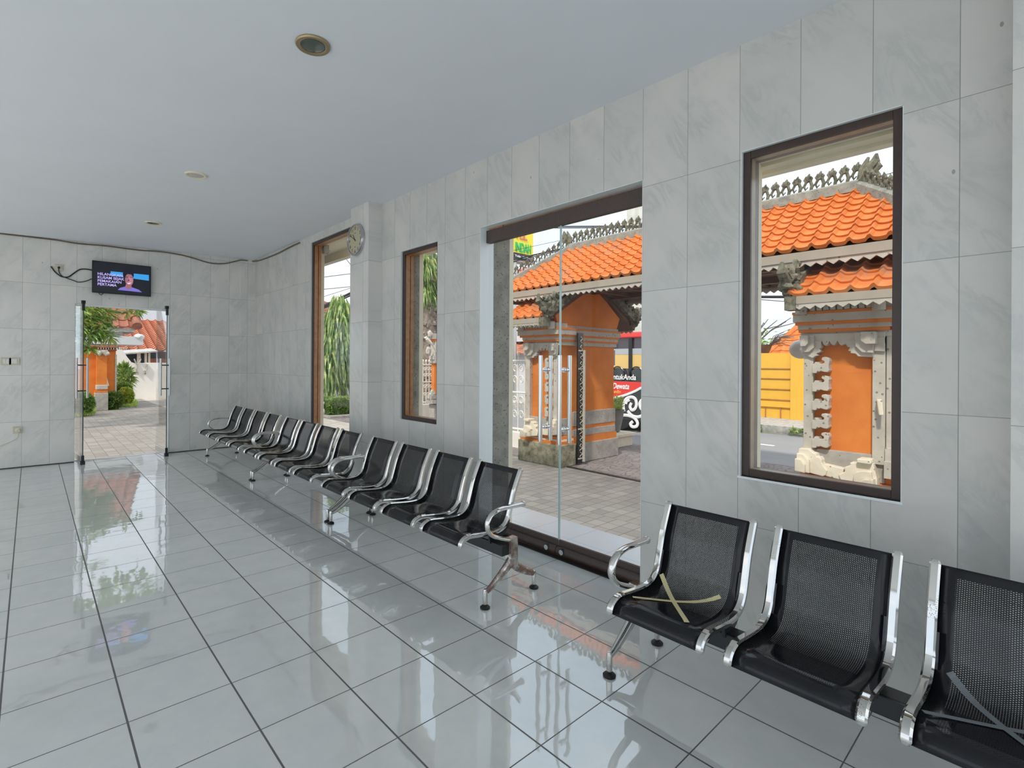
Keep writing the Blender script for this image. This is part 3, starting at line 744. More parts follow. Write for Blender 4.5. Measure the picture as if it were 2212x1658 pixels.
for cc, lab in ((c3, 'cream light switch with two rockers, the one away from the door'), (c4, 'cream light switch with one rocker, the one closer to the door')):
    r = plate('light_switch', lab, 'switch', cc, .112, .10, 'pair of light switches beside the far door')
    n = 2 if cc is c3 else 1
    for i in range(n):
        w = .062/n; MB().box(cc.x-.031+i*w+.001, cc.x-.031+(i+1)*w-.001, YF-.018, YF-.013, cc.z-.03, cc.z+.03).build('rocker', 'white_plastic', r, bevel=.002)
def pxw(L, y): return [tuple(at(u, v, 1, y)) for u, v in L]
pp = tag(MB().tube(spline([(c.x, YF-.02, c.z), (c.x-.002, YF-.03, c.z-.03)] + pxw([(128, 588), (134, 596), (146, 601), (160, 606), (170, 609), (185, 607), (200, 601)], YF-.012), 5), .006, 6).build('power_cable', 'black_rubber'), 'thin black power cable hanging from the socket to the television', 'cable')
MB().lathe([(.012, -.045), (.017, -.03), (.017, -.0165)], (c.x, YF, c.z), 'y', 14).build('plug', 'black_rubber', pp, smooth=True)
tag(MB().tube(spline(pxw([(110, 575), (120, 588), (133, 597), (147, 598), (158, 591), (172, 582), (186, 581), (201, 584)], YF-.010), 5), .009, 6).build('aerial_cable', 'black_rubber'), 'thicker black aerial cable curving out of the wall to the television', 'cable')
pts = [at(u, v, 1, YF-.012) for u, v in ((-60, 496), (0, 504), (60, 511), (120, 518), (170, 526), (230, 531), (300, 540), (345, 543), (390, 550), (420, 558), (455, 568), (485, 569), (513, 563))] + [Vector((2.86, YF-.04, 3.255)), Vector((3.07, YF-.045, 3.262))] + [at(u, v, 0, XW-.012) for u, v in ((570, 559), (600, 547), (625, 534), (647, 524))]
tag(MB().tube(spline([tuple(p) for p in pts], 4), .010, 6).build('ceiling_cable', 'cable_brown'), 'dusty brown cable running along the ceiling edge of the far wall', 'cable')


# ------------------------------------------------------------------ outdoors: ground
GZ = -.30
struct(MB().box(XO, 3.97, YB-1, YF+.3, GZ, -.015).build('porch_floor', 'porch_tile'))
struct(MB().box(3.97, 7.08, -14, 34, GZ-.2, GZ).build('yard_paving', 'paving'))
struct(MB().box(-40, 3.97, YF+.17, 34, GZ-.2, GZ-.001).build('garden_paving', 'garden_paver'))
struct(MB().box(-40, XL-.25, -30, YF+.17, GZ-.2, GZ).build('side_paving', 'pale_concrete'))  # unseen ground, made pale to bounce light onto the ceiling
struct(MB().box(7.08, 10.2, -14, 34, GZ-.2, GZ-.004).build('gate_paving', 'rough_paving'))
struct(MB().box(10.2, 14.7, -60, 60, GZ-.2, GZ-.01).build('street_road', 'asphalt'))
struct(MB().box(14.95, 17.2, -60, 60, GZ-.2, GZ+.16).build('sidewalk', 'concrete'))
b = MB()
for i in range(40): b.box(14.7, 14.95, -20+i, -20+i+.985, GZ-.2, GZ+.19)
struct(b.build('kerb', 'concrete'))
struct(MB().box(12.40, 12.52, .9, 2.3, GZ-.011, GZ-.006).build('road_line', 'road_paint'))
struct(MB().box(-60, 60, 34, 120, GZ-.3, GZ-.05).build('far_ground', 'concrete'))
struct(MB().box(17.2, 60, -60, 34, GZ-.3, GZ-.05).build('plot_ground', 'concrete'))
b = MB()
for i in range(150):
    y = random.uniform(.9, 2.4); k = 1.0 if (y < 1.25 or y > 1.95) else .3
    b.leaf((14.62+random.uniform(-.1, .05), y, GZ+random.uniform(0, .14)*k), (random.uniform(-1, .3), random.uniform(-1, 1), random.uniform(.1, 1)), .16*k, .06*k)
tag(b.build('roadside_weeds', 'leaf_mid', normals=False), 'low green weeds growing along the street kerb', 'weeds', kind='stuff')

# ------------------------------------------------------------------ tiled roofs
def tile_slope(b, e0, e1, r0, r1, rows, pitch, amp=.042, lift=.035):
    """wavy clay tiles between an eave e0-e1 and a ridge r0-r1"""
    e0, e1, r0, r1 = map(Vector, (e0, e1, r0, r1)); U = (e1-e0).normalized(); Lu = (e1-e0).length
    up = (r0-e0) - U*((r0-e0).dot(U)); Lv = up.length; V = up/Lv; N = U.cross(V)
    if N.z < 0: N = -N
    def wave(t):
        f = (t/pitch) % 1.0
        return amp*math.sin(PI*f/.34) if f < .34 else -amp*.22*math.sin(PI*(f-.34)/.66)
    l0, l1 = (r0-e0).dot(U), (r1-e0).dot(U)
    n = max(2, int(Lu/pitch*8))
    for k in range(rows):
        va, vb = Lv*k/rows, Lv*(k+1)/rows
        prev = None
        for i in range(n+1):
            t = Lu*i/n; off = pitch*.5*(k % 2)*0
            def pt(v, h):
                a = l0*v/Lv; c = Lu + (l1-Lu)*v/Lv; tt = min(max(t, a), c)
                return e0 + U*tt + V*v + N*(wave(tt+off)+h)
            low = pt(va, -.012); top = pt(va, lift); end = pt(vb, lift*.35)
            row = [b.v(low), b.v(top), b.v(end)]
            if prev:
                for q in range(2):
                    if (prev[q].co-row[q].co).length > 1e-5 or (prev[q+1].co-row[q+1].co).length > 1e-5: b.face([prev[q], row[q], row[q+1], prev[q+1]])
            prev = row
    return b
def crest(b, p0, p1, n, h, lean=.35):
    """carved scroll ornaments standing along a ridge"""
    p0, p1 = Vector(p0), Vector(p1); U = (p1-p0).normalized(); Z = Vector((0, 0, 1)); w = (p1-p0).length/n; S = U.cross(Z).normalized()
    for i in range(n):
        c = p0 + (p1-p0)*((i+.5)/n)
        def q(a, z): return c + U*(a*w) + Z*(z*h) + U*(z*lean*w)
        k = h/.2
        b.tube([q(-.5, 0), q(-.5, .34), q(-.28, .60), q(.06, .60), q(.20, .38), q(.02, .18), q(-.16, .30)], [.016*k, .018*k, .018*k, .017*k, .014*k, .011*k, .006*k], 5)
        b.tube([q(.5, 0), q(.46, .28), q(.24, .40)], [.017*k, .015*k, .008*k], 5)
        b.tube([q(-.12, .58), q(.02, .78), q(-.04, 1.0)], [.020*k, .026*k, .006*k], 5)
        b.tube([q(.08, .58), q(.26, .72), q(.22, .90)], [.016*k, .018*k, .005*k], 5)
        b.tube([q(-.30, .58), q(-.34, .74), q(-.22, .86)], [.012*k, .014*k, .004*k], 5)
    return b
def fringe(b, p0, p1, top, bot, pitch, th=.025):
    """scalloped board of pierced teeth hanging below an eave"""
    p0, p1 = Vector(p0), Vector(p1); L = (p1-p0).length; U = (p1-p0)/L; n = max(1, int(L/pitch)); T = U.cross(Vector((0, 0, 1))).normalized()*th/2
    h = top-bot
    for i in range(n):
        s = L*i/n; e = L/n
        pl = [(s, 0), (s+e, 0), (s+e, -h*.45), (s+e*.78, -h*.7), (s+e*.5, -h), (s+e*.22, -h*.7), (s, -h*.45)]
        P = [p0 + U*a + Vector((0, 0, top+z-p0.z)) for a, z in pl]
        b.prism([q-T for q in P], [q+T for q in P])
        c = p0 + U*(s+e*.5) + Vector((0, 0, top-h*.36-p0.z))
        for q, r in ((-.2, .11), (.2, .11), (0, .09)):
            b.blob(c + U*(q*e) + (Vector((0, 0, -.25*h)) if q == 0 else Vector((0, 0, 0))) - T*1.4, r*e*1.3, 1)
    return b

# ------------------------------------------------------------------ the gate: two pillars and a roof
FX, BX, CXM = 6.94, 8.66, 7.90
def pillar(name, label, y0, s, side=0.0):
    """y0 = edge beside the opening, s = direction away from it"""
    g = thing(name, (CXM, y0+s*.4, GZ), label, 'gate pillar', 'pillars of the orange gate')
    Y = lambda t: y0+s*t
    def bx(b, xa, xb, ta, tb, z0, z1): b.box(xa, xb, Y(ta), Y(tb), z0, z1); return b
    TW = .76
    b = MB(); bx(b, FX+.06, BX-.04, .03, TW+side, .10, 2.2); b.build('body', 'orange_plaster', g)
    b = MB(); bx(b, FX-.06, 7.30, -.10, TW+.15, GZ, .085); b.build('plinth', 'mossy_stone', g, bevel=.015)
    b = MB(); bx(b, 7.36, BX+.06, -.02, TW+.1, GZ, .05); bx(b, 7.36, BX, .01, TW, .17, .30); bx(b, 7.36, BX, .01, TW, .36, .62); bx(b, FX+.02, 7.30, .015, TW, .22, .52); bx(b, BX, BX+.06, .1, TW, .30, .95); bx(b, BX-.05, BX+.04, .05, TW, 1.45, 1.75)
    b.build('plinth', 'plinth_stone', g, bevel=.01)
    b = MB(); bx(b, FX-.03, 7.30, -.07, TW+.12, .085, .135); bx(b, FX, 7.30, -.04, TW+.08, .165, .215); bx(b, 7.36, BX+.02, .0, TW, .05, .17); bx(b, 7.36, BX, .02, TW, .30, .36); b.build('band', 'orange_plaster', g)
    b = MB(); bx(b, FX-.015, 7.30, -.05, TW+.1, .135, .165); b.build('band', 'pale_stone', g)
    # cornice: stepped bands
    zs = [(1.80, 1.865, .015, 'c'), (1.865, 1.90, .045, 'o'), (1.90, 1.95, .055, 'c'), (1.95, 1.985, .09, 'o'), (1.985, 2.07, .12, 'c'), (2.07, 2.10, .13, 'o')]
    bc, bo = MB(), MB()
    for z0, z1, e, k in zs:
        tb = bc if k == 'c' else bo
        bx(tb, FX-e, 7.32, -.02-e*.5, TW+e, z0, z1)
        bx(tb, 7.32, BX+e*.8, .01-e*.35, TW+e, z0, z1)
    bx(bc, 7.10, BX+.06, .0, TW, 2.10, 2.15)
    bo.build('cornice_band', 'orange_plaster', g); bc.build('cornice', 'carved_stone', g)
    b = MB(); bx(b, FX-.10, FX+.2, -.03, TW+.12, 2.10, 2.185)
    for i in range(9): bx(b, FX-.145, FX-.10, .10+i*.066, .10+i*.066+.05, 2.105, 2.175)
    for t in (.02, TW-.02): b.tube([(FX-.17, Y(t), 2.07), (FX-.17, Y(t), 2.19)], .06, 12)
    b.build('dentil_course', 'carved_stone', g, bevel=.004)
    # carved stone frame around the orange panel, outlines in (u, v) of the facade
    K = .0102
    def rel(pts, d0, d1, tb):
        P = [(t, z) for t, z in pts]
        tb.prism([(FX-d0, Y(t), z) for t, z in P], [(FX-d1, Y(t), z) for t, z in P])
    def cv(L): return [((u-570)/1000*1.075, 1.848-(v-260)/1000*1.465) for u, v in L]
    def sp(L, n=3): return [tuple(p)[:2] for p in spline([(a, c, 0) for a, c in L], n)]
    b = MB()
    rel(cv([(575, 265), (665, 265), (665, 1170), (575, 1170)]), -.06, .02, b)
    rel(cv([(1183, 265), (1285, 265), (1285, 1230), (1183, 1230)]), -.06, .02, b)
    top = cv([(575, 262), (1285, 262), (1285, 345), (965, 345)]) + cv([(945, 348), (925, 358), (905, 345), (890, 318), (875, 340), (855, 355), (832, 343), (818, 318), (805, 345), (785, 358), (762, 345), (750, 315), (740, 335), (575, 335)])
    rel(top, -.06, .040, b)
    rel(cv([(575, 300), (740, 320), (748, 365), (728, 380), (748, 400), (700, 418), (722, 430), (690, 436), (668, 452), (575, 420)]), -.05, .052, b)
    rel(cv([(1285, 300), (962, 320), (970, 365), (1002, 372), (985, 398), (1010, 402), (1005, 415), (1050, 420), (1070, 440), (1192, 446), (1200, 400), (1285, 405)]), -.05, .052, b)
    for L in ([(565, 275), (685, 275), (688, 370), (640, 405), (575, 405)], [(565, 275), (645, 275), (645, 335), (620, 360), (575, 360)]): rel(cv(L), .0, .09 if L[1][0] == 685 else .14, b)
    for L, dd in (([(1050, 265), (1200, 265), (1200, 415), (1110, 410), (1055, 365)], .09), ([(1108, 262), (1226, 262), (1226, 350), (1150, 350), (1110, 325)], .15)): rel(cv(L), .0, dd, b)
    if side:
        for z0, z1, ea in ((.42, 1.85, .0), (.36, .62, .05), (.30, .48, .09)): bx(b, FX-ea, FX+.06, .775, TW+side, z0, z1)
        for z0, z1, ea, k in zs:
            if k == 'c': bx(b, FX-ea*.5, FX+.2, TW, TW+side, z0, z1)
        bx(b, FX-.05, FX+.2, TW, TW+side, 2.1, 2.2)
    b.build('carved_frame', 'carved_stone', g, bevel=.004)
    hk = [(0, 60), (0, -8), (18, -12), (28, -30), (48, -22), (62, -30), (70, -12), (95, -14), (112, -20), (112, -34), (98, -40), (86, -46), (92, -62), (120, -68), (150, -58), (160, -38), (152, -5), (152, 20), (158, 38), (140, 52), (110, 50), (80, 42), (66, 50), (50, 44), (36, 62)]
    for vc in (510, 655, 800, 948, 1096):
        b = MB(); rel(cv([(664+a, vc+c) for a, c in hk]), -.06, .055, b); b.build('carved_hook', 'carved_stone', g, bevel=.006)
    b = MB()
    rel(cv([(552, 1170), (650, 1166), (690, 1192), (716, 1196), (722, 1218), (752, 1222), (768, 1240), (770, 1262), (790, 1290), (818, 1318), (806, 1352), (780, 1366), (545, 1342)]), -.06, .10, b)
    rel(cv([(546, 1205), (610, 1208), (665, 1260), (668, 1352), (545, 1342)]), .0, .15, b); rel(cv([(543, 1243), (600, 1246), (638, 1285), (638, 1348), (543, 1342)]), .0, .20, b)
    rel(cv([(780, 1272), (960, 1288), (940, 1376), (790, 1362)]), -.06, .075, b)
    rel(cv([(918, 1335), (962, 1312), (975, 1302), (966, 1274), (1000, 1262), (1022, 1250), (1016, 1232), (1050, 1232), (1090, 1215), (1205, 1215), (1240, 1330), (1240, 1415), (945, 1386)]), -.06, .10, b)
    rel(cv([(1058, 1310), (1080, 1290), (1130, 1275), (1200, 1275), (1230, 1410), (1060, 1398)]), .0, .16, b); rel(cv([(1112, 1352), (1160, 1328), (1225, 1325), (1240, 1420), (1112, 1408)]), .0, .22, b)
    rel(cv([(1086, 1192), (1195, 1190), (1205, 1212), (1195, 1222), (1090, 1220)]), -.06, .16, b)
    b.build('carved_foot', 'pale_stone', g, bevel=.008)
    # gable and lower roof
    zE, zA, xE, xB = 2.255, 3.03, 6.50, 9.30
    b = MB(); pl = [(FX+.0, 2.14), (BX+.02, 2.14), (BX+.12, 2.36), (CXM, zA-.06), (FX-.10, 2.36)]
    b.prism([(x, Y(.012), z) for x, z in pl], [(x, Y(TW), z) for x, z in pl]); b.build('gable', 'orange_plaster', g)
    b = MB(); T1 = 1.05
    tile_slope(b, (xE, Y(-.04), zE), (xE, Y(T1), zE), (CXM, Y(-.04), zA), (CXM, Y(T1), zA), 7, .19)
    tile_slope(b, (xB, Y(-.04), zE), (xB, Y(T1), zE), (CXM, Y(-.04), zA), (CXM, Y(T1), zA), 7, .19)
    b.build('roof_tiles', 'orange_tile', g, normals=False)
    b = MB(); sl = [(xE+.02, zE-.02), (CXM, zA-.03), (xB-.02, zE-.02), (xB-.05, zE-.10), (CXM, zA-.12), (xE+.05, zE-.10)]
    b.prism([(x, Y(-.03), z) for x, z in sl], [(x, Y(T1), z) for x, z in sl]); b.build('roof_deck', 'brown_wood', g)
    b = MB(); b.box(xE+.0, xE+.05, Y(.03), Y(T1), 2.165, zE-.005); b.box(xB-.05, xB, Y(.03), Y(T1), 2.165, zE-.005); b.box(xE+.05, FX-.04, Y(.05), Y(T1), 2.19, 2.215); b.build('fascia', 'fascia_paint', g)
    b = fringe(MB(), (xE+.02, Y(.03), 2.165), (xE+.02, Y(T1), 2.165), 2.166, 2.10, .098); fringe(b, (xB-.02, Y(.03), 2.165), (xB-.02, Y(T1), 2.165), 2.166, 2.10, .098); b.build('fringe', 'carved_stone', g)
    b = MB()
    for xa in (xE, xB):
        sg = 1 if xa < CXM else -1
        pl = [(xa+sg*.10, zE+.02), (CXM, zA+.0), (CXM, zA+.16), (xa+sg*.30, zE+.27), (xa+sg*.10, zE+.17)]
        b.prism([(x, Y(-.11), z) for x, z in pl], [(x, Y(.03), z) for x, z in pl])
        for k in range(9):
            f = .06+.86*k/9; c = Vector((xa+sg*.1+(CXM-xa-sg*.1)*f, Y(-.04), zE+.16+(zA-zE)*f))
            b.tube([c, c+Vector((-sg*.07, 0, .07)), c+Vector((-sg*.03, 0, .15)), c+Vector((sg*.03, 0, .12))], [.05, .05, .035, .015], 6)
        c = Vector((xa+sg*.12, Y(-.05), zE+.10))
        for dx, dz, rr in ((0, 0, .11), (-.12, .05, .085), (-.19, .14, .06), (-.02, .14, .08), (-.10, .22, .055), (.10, .10, .09), (-.07, -.07, .07), (.06, -.08, .06)): b.blob(c+Vector((sg*dx, random.uniform(-.02, .02), dz)), rr*.85, 2, rough=.95)
        b.tube([c+Vector((-sg*.14, 0, .08)), c+Vector((-sg*.27, 0, .16)), c+Vector((-sg*.25, 0, .27))], [.06, .05, .02], 7)
    b.build('gable_carving', 'dark_carving', g)
    b = MB(); b.box(xE-.02, xE+.14, Y(-.06), Y(.05), 2.10, zE-.0); b.build('eave_block', 'dark_carving', g)
    return g
pillar('gate_pillar', 'orange pillar with a carved stone frame seen whole through the brown window', -1.31, -1, .5)
gl_ = pillar('gate_pillar', 'orange pillar behind the glass door with the dark folding gate on its side', 2.418, 1)
tag(gl_, 'orange pillar behind the glass door handles', 'gate pillar', 'pillars of the orange gate')
gr = thing('gate_roof', (CXM, .66, 2.6), 'big hipped roof of orange clay tiles over the gate opening', 'roof')
E0, E1, R0, R1 = (6.83, 4.03, 2.81), (6.83, -2.71, 2.83), (7.91, 2.95, 3.66), (7.91, -1.63, 3.69)
F0, F1 = (8.99, 4.03, 2.81), (8.99, -2.71, 2.83)
b = MB(); tile_slope(b, E1, E0, R1, R0, 9, .18); tile_slope(b, F0, F1, R0, R1, 9, .18); tile_slope(b, E0, F0, R0, R0, 9, .18); tile_slope(b, F1, E1, R1, R1, 9, .18)
b.build('roof_tiles', 'orange_tile', gr, normals=False)
b = MB()
for p, q, w in ((R0, R1, .085), (R0, E0, .07), (R0, F0, .07), (R1, E1, .07), (R1, F1, .07)):
    p, q = Vector(p), Vector(q); U = (q-p).normalized(); S = U.cross(Vector((0, 0, 1))).normalized()*w; Z = Vector((0, 0, 1))
    pr = [-S-Z*.03, S-Z*.03, S+Z*.09, S*.7+Z*.115, -S*.7+Z*.115, -S+Z*.09]
    b.prism([p+k for k in pr], [q+k for k in pr])
b.build('ridge_beam', 'grey_stone', gr)
b = MB(); Z1 = Vector((0, 0, .10))
crest(b, Vector(R1)+Z1, Vector(R0)+Z1, 34, .25, -.35)
for p, q in ((R0, E0), (R1, E1), (R0, F0), (R1, F1)): crest(b, Vector(p)+Z1+(Vector(q)-Vector(p))*.06, Vector(q)+Z1, 14, .20, -.25)
for p, dy in ((R0, .16), (R1, -.16)):
    c = Vector(p)+Z1
    b.tube([c, c+Vector((0, dy*.5, .12)), c+Vector((0, dy, .22)), c+Vector((0, dy*1.05, .30))], [.05, .06, .05, .015], 7); b.tube([c, c+Vector((0, dy*.2, .14)), c+Vector((0, dy*.55, .28))], [.04, .05, .015], 7)
    b.tube([c+Vector((0, dy*.9, .08)), c+Vector((0, dy*1.25, .14)), c+Vector((0, dy*1.1, .22))], [.03, .035, .01], 6)
b.build('ridge_crest', 'dark_carving', gr)
b = MB()
def ring_board(b, z0, z1, inset, th):
    xa, xb, ya, yb = 6.83+inset, 8.99-inset, -2.71+inset, 4.03-inset
    b.box(xa, xa+th, ya, yb, z0, z1); b.box(xb-th, xb, ya, yb, z0, z1); b.box(xa+th, xb-th, ya, ya+th, z0, z1); b.box(xa+th, xb-th, yb-th, yb, z0, z1)
ring_board(b, 2.695, 2.80, .0, .05); ring_board(b, 2.66, 2.70, .05, .04)
b.build('fascia', 'fascia_paint', gr)
b = fringe(MB(), (6.86, 4.0, 2.69), (6.86, -2.68, 2.69), 2.695, 2.62, .11); fringe(b, (8.96, 4.0, 2.69), (8.96, -2.68, 2.69), 2.695, 2.62, .11); b.build('fringe', 'carved_stone', gr)
b = MB(); b.prism([(6.86, 4.0, 2.79), (6.86, -2.68, 2.79), (8.96, -2.68, 2.79), (8.96, 4.0, 2.79)], [(7.90, 2.95, 3.60), (7.90, -1.63, 3.60), (7.92, -1.63, 3.60), (7.92, 2.95, 3.60)])
for i in range(12): y = 3.6-i*.55; b.box(6.88, 8.94, y, y+.06, 2.72, 2.80)
b.box(7.3, 7.42, -2.6, 3.9, 2.70, 2.80); b.box(8.4, 8.52, -2.6, 3.9, 2.70, 2.80); b.box(7.86, 7.96, -1.4, 2.5, 2.76, 2.9)
b.build('rafters', 'brown_wood', gr)
# folded iron gate on the side of the pillar
gx = at(1256, 800, 1, 2.28).x
fg = thing('folding_gate', (gx, 2.30, GZ), 'narrow black iron gate folded against the orange pillar behind the door handles', 'gate')
b = MB(); b.box(gx-.07, gx+.075, 2.30, 2.33, GZ+.02, 2.02); b.build('back_sheet', 'black_metal', fg)
b = MB(); b.box(gx+.055, gx+.085, 2.255, 2.31, GZ+.05, 1.72)
for z in (GZ+.10, .32, 1.38, 1.70): b.box(gx-.06, gx+.075, 2.28, 2.305, z, z+.022)
b.build('frame', 'grey_iron', fg)
b = MB()
for i in range(15):
    z = GZ+.16+i*.145; s = 1 if i % 2 else -1
    b.tube(spline([(gx-s*.035, 2.285, z-.05), (gx+s*.03, 2.28, z-.01), (gx-s*.03, 2.28, z+.03), (gx+s*.015, 2.285, z+.065)], 3), .006, 5)
b.build('scrollwork', 'grey_iron', fg)
struct(MB().box(7.03, 7.10, -1.25, 2.30, GZ-.1, GZ+.012).build('gate_track', 'dark_iron'))
# pale stone ledge, pot and plant behind the pillar
pc = at(1327, 935, 1, 3.02)
px_ = 9.75
cP = at(1325, 930, 0, px_)
b = MB(); b.box(px_-.5, px_+.28, cP.y-.30, cP.y+.5, GZ, cP.z-.085); b.box(px_-.55, px_+.33, cP.y-.36, cP.y+.5, cP.z-.085, cP.z-.02)
tag(b.build('stone_ledge', 'pale_stone', bevel=.01), 'pale stone ledge under the tall grey pot beside the gate', 'ledge')
pt_ = thing('potted_plant', (px_, cP.y, cP.z-.02), 'tall tapering grey pot with a feathery green plant in front of the bus', 'potted plant')
zt = at(1325, 884, 0, px_).z; zb = cP.z-.02
MB().lathe([(.10, 0), (.14, .02), (.20, (zt-zb)*.6), (.225, zt-zb-.03), (.24, zt-zb), (.20, zt-zb), (.19, zt-zb-.06)], (px_, cP.y, zb), 'z', 24).build('pot', 'pot_grey', pt_, smooth=True)
b = MB()
for i in range(420):
    a = random.uniform(0, 2*PI); r = random.random()**.5*.20; h = random.uniform(-.03, .30)*(1-r)
    b.leaf((px_+r*math.cos(a), cP.y+r*math.sin(a), zt+h), (math.cos(a), math.sin(a), random.uniform(.2, 1.6)), .10, .022)
b.build('foliage', 'leaf_lime', pt_, normals=False)

# ------------------------------------------------------------------ street: bus, wall, house, sign, wires
BXX = 12.0
yr = 3.02; yl = 7.85
zb = lambda v: at(1385, v, 0, BXX).z
bus = thing('bus', (BXX+1.1, 5.4, GZ), 'parked tour bus in black and red with white scrolls beyond the gate', 'bus')
zt_, zr, zw, zbot = zb(717)+.02, zb(729), zb(822), -.02
b = MB(); b.box(BXX, BXX+2.2, yr, yl, zbot, zw-.0); b.build('body', 'bus_dark', bus, bevel=.05)
b = MB(); b.box(BXX-.01, BXX+2.21, yr, yl, zr, zt_); b.build('roof', 'bus_red', bus, bevel=.04)
b = MB(); b.box(BXX+.06, BXX+2.14, yr+.03, yl-.03, zw-.01, zr+.01); b.build('window_band', 'bus_glass', bus)
b = MB()
for y in (yr+.02, 4.24, 5.6, 6.8, yl-.1): b.box(BXX, BXX+.06, y-.05, y+.05, zw-.02, zr+.02)
b.build('window_post', 'black_metal', bus)
b = MB(); b.box(BXX+.035, BXX+.055, yr+.1, yl-.2, zb(796), zb(765)); b.build('curtain', 'bus_yellow_panel', bus)
b = MB(); b.box(BXX+.03, BXX+.05, yr+.1, yl-.2, zb(765), zb(752)); b.build('luggage_rack', 'bus_grey', bus)
for y in (3.45, 4.05, 4.62, 4.95, 5.35, 6.0, 6.6, 7.3):
    st = MB().lathe([(.19, -.02), (.20, 0), (.19, .02)], (BXX+.02, y, zb(812)), 'x', 18).build('seat_back', 'bus_dark', bus)
    MB().tube([(BXX-.0, y+.21*math.cos(a), zb(812)+.24*math.sin(a)) for a in [PI*i/12 for i in range(13)]], .016, 5).build('seat_rail', 'black_metal', st)
y0b, y1b = yr+.0, 8.0
b = MB(); up = [(yr+.02, zb(825)), (7.84, zb(825))]
low = [(7.84, zb(862)), (5.6, zb(868)), (4.9, at(1335, 862, 0, BXX).z), (4.5, at(1347, 856, 0, BXX).z), (4.1, at(1368, 845, 0, BXX).z), (3.85, zb(836)), (3.4, zb(829)), (yr+.02, zb(827))]
P = up + low; b.prism([(BXX-.012, y, z) for y, z in P], [(BXX+.01, y, z) for y, z in P]); b.build('red_panel', 'bus_red', bus)
b = MB(); b.tube(spline([(BXX-.014, y, z) for y, z in low], 4), .035, 6, flatten=(.4, 1)); b.build('white_stripe', 'letter_white', bus)
BL = BXX-.02
fit_letters('lettering', 'UntukAnda', at(1316, 822, 0, BL), at(1374, 822, 0, BL), zb(821), zb(809), '-x', 'letter_white', bus, .004, .15)
fit_letters('lettering', 'Dewata', at(1323, 844, 0, BL), at(1359, 844, 0, BL), zb(842), zb(829), '-x', 'letter_white', bus, .004, .3)
fit_letters('lettering', 'edin', at(1326, 854, 0, BL), at(1341, 854, 0, BL), zb(852), zb(844), '-x', 'letter_orange', bus, .004, .2)
def bp(L): return [tuple(at(u, v, 0, BXX-.02)) for u, v in L]
b = MB()
for L in ([(1348, 888), (1347, 875), (1352, 862), (1363, 857), (1372, 861), (1375, 872), (1372, 882), (1365, 885), (1361, 878), (1364, 870)],
          [(1356, 887), (1365, 897), (1378, 900), (1390, 896)], [(1352, 872), (1354, 866), (1360, 863)], [(1345, 896), (1358, 897), (1370, 902), (1377, 912), (1375, 920), (1366, 921), (1362, 915), (1367, 910)],
          [(1392, 862), (1386, 864), (1382, 872), (1385, 882), (1393, 886), (1402, 880), (1404, 868)], [(1420, 868), (1410, 876), (1400, 890), (1390, 908), (1400, 918)]):
    b.tube(spline(bp(L), 5), .045, 6, flatten=(.4, 1))
b.build('scroll_decal', 'letter_white', bus)
for y in (4.6, 6.9):
    MB().lathe([(.44, .0), (.46, .05), (.46, .22), (.42, .27)], (BXX+.02, y, GZ+.46), 'x', 28).build('wheel', 'black_rubber', bus, smooth=True)
b = MB(); b.box(BXX+.1, BXX+2.1, yr+.2, yl-.2, GZ+.18, zbot+.02); b.build('underbody', 'black_plastic', bus)

yw = thing('yellow_wall', (17.3, -2, GZ), 'yellow street wall with ribbed panels across the road', 'wall')
zA = at(1690, 762, 0, 17).z
MB().box(17.1, 17.4, -8, 6.0, GZ-.1, zA).build('wall_body', 'yellow_paint', yw)
b = MB()
for v in (796, 818, 841, 864): z = at(1690, v, 0, 17).z; b.box(17.07, 17.1, 2.02, 5.9, z-.012, z+.012)
b.build('rib', 'orange_wood', yw); 
b = MB(); z = at(1690, 880, 0, 17).z; b.box(17.04, 17.1, 2.02, 5.9, z, z+.09); b.build('skirting', 'yellow_paint', yw)
b = MB(); b.box(16.98, 17.42, 1.5, 2.02, GZ-.1, zA+.03); b.build('pier', 'yellow_paint', yw)
b = MB()
for i in range(9): y = 2.3+i*.42; b.box(17.05, 17.1, y, y+.02, GZ+.16, at(1690, 882, 0, 17).z)
b.build('joint', 'orange_wood', yw)
hs = thing('tiled_house', (24, 2, GZ), 'orange tiled roof rising behind the yellow street wall', 'house')
A = at(1733, 690, 0, 23); A2 = at(1755, 670, 0, 23); B_ = at(1657, 750, 0, 21); C_ = at(1800, 770, 0, 21)
b = MB(); tile_slope(b, (21, C_.y-3, B_.z-.35), (21, B_.y+.1, B_.z-.35), (24, A.y-6, A2.z+1.0), (24, A.y-1.2, A2.z+1.0), 14, .42, .03, .04); b.build('roof_tiles', 'orange_tile', hs, normals=False)
b = MB(); b.tube([(21, B_.y+.1, B_.z-.33), (24, A.y-1.2, A2.z+1.05)], .11, 8); b.build('hip_cap', 'orange_tile', hs)
b = MB(); b.box(21.6, 26, -8, B_.y-.3, GZ, B_.z-.3); b.build('house_wall', 'yellow_paint', hs)
pp_ = thing('planter', tuple(at(1650, 762, 0, 17.2)), 'brown planter with a bare spiny plant on top of the yellow wall', 'planter')
c = at(1648, 762, 0, 17.2); zt = at(1648, 744, 0, 17.2).z; k = zt-c.z
MB().prism([(17.1, c.y-.10, zA), (17.1, c.y+.5, zA), (17.4, c.y+.5, zA), (17.4, c.y-.10, zA)], [(17.05, c.y-.19, zt), (17.05, c.y+.5, zt), (17.45, c.y+.5, zt), (17.45, c.y-.19, zt)]).build('pot', 'brown_wood', pp_)
b = MB()
for i in range(26):
    a = random.uniform(0, 2*PI); p = Vector((17.25, c.y-.15, zt-.05)); d = Vector((math.cos(a)*.3, -random.uniform(.1, .75), random.uniform(-.05, .5)))
    b.tube([p, p+d*.5+Vector((0, 0, .12)), p+d], [.012, .01, .005], 4)
b.build('stems', 'bare_twig', pp_)
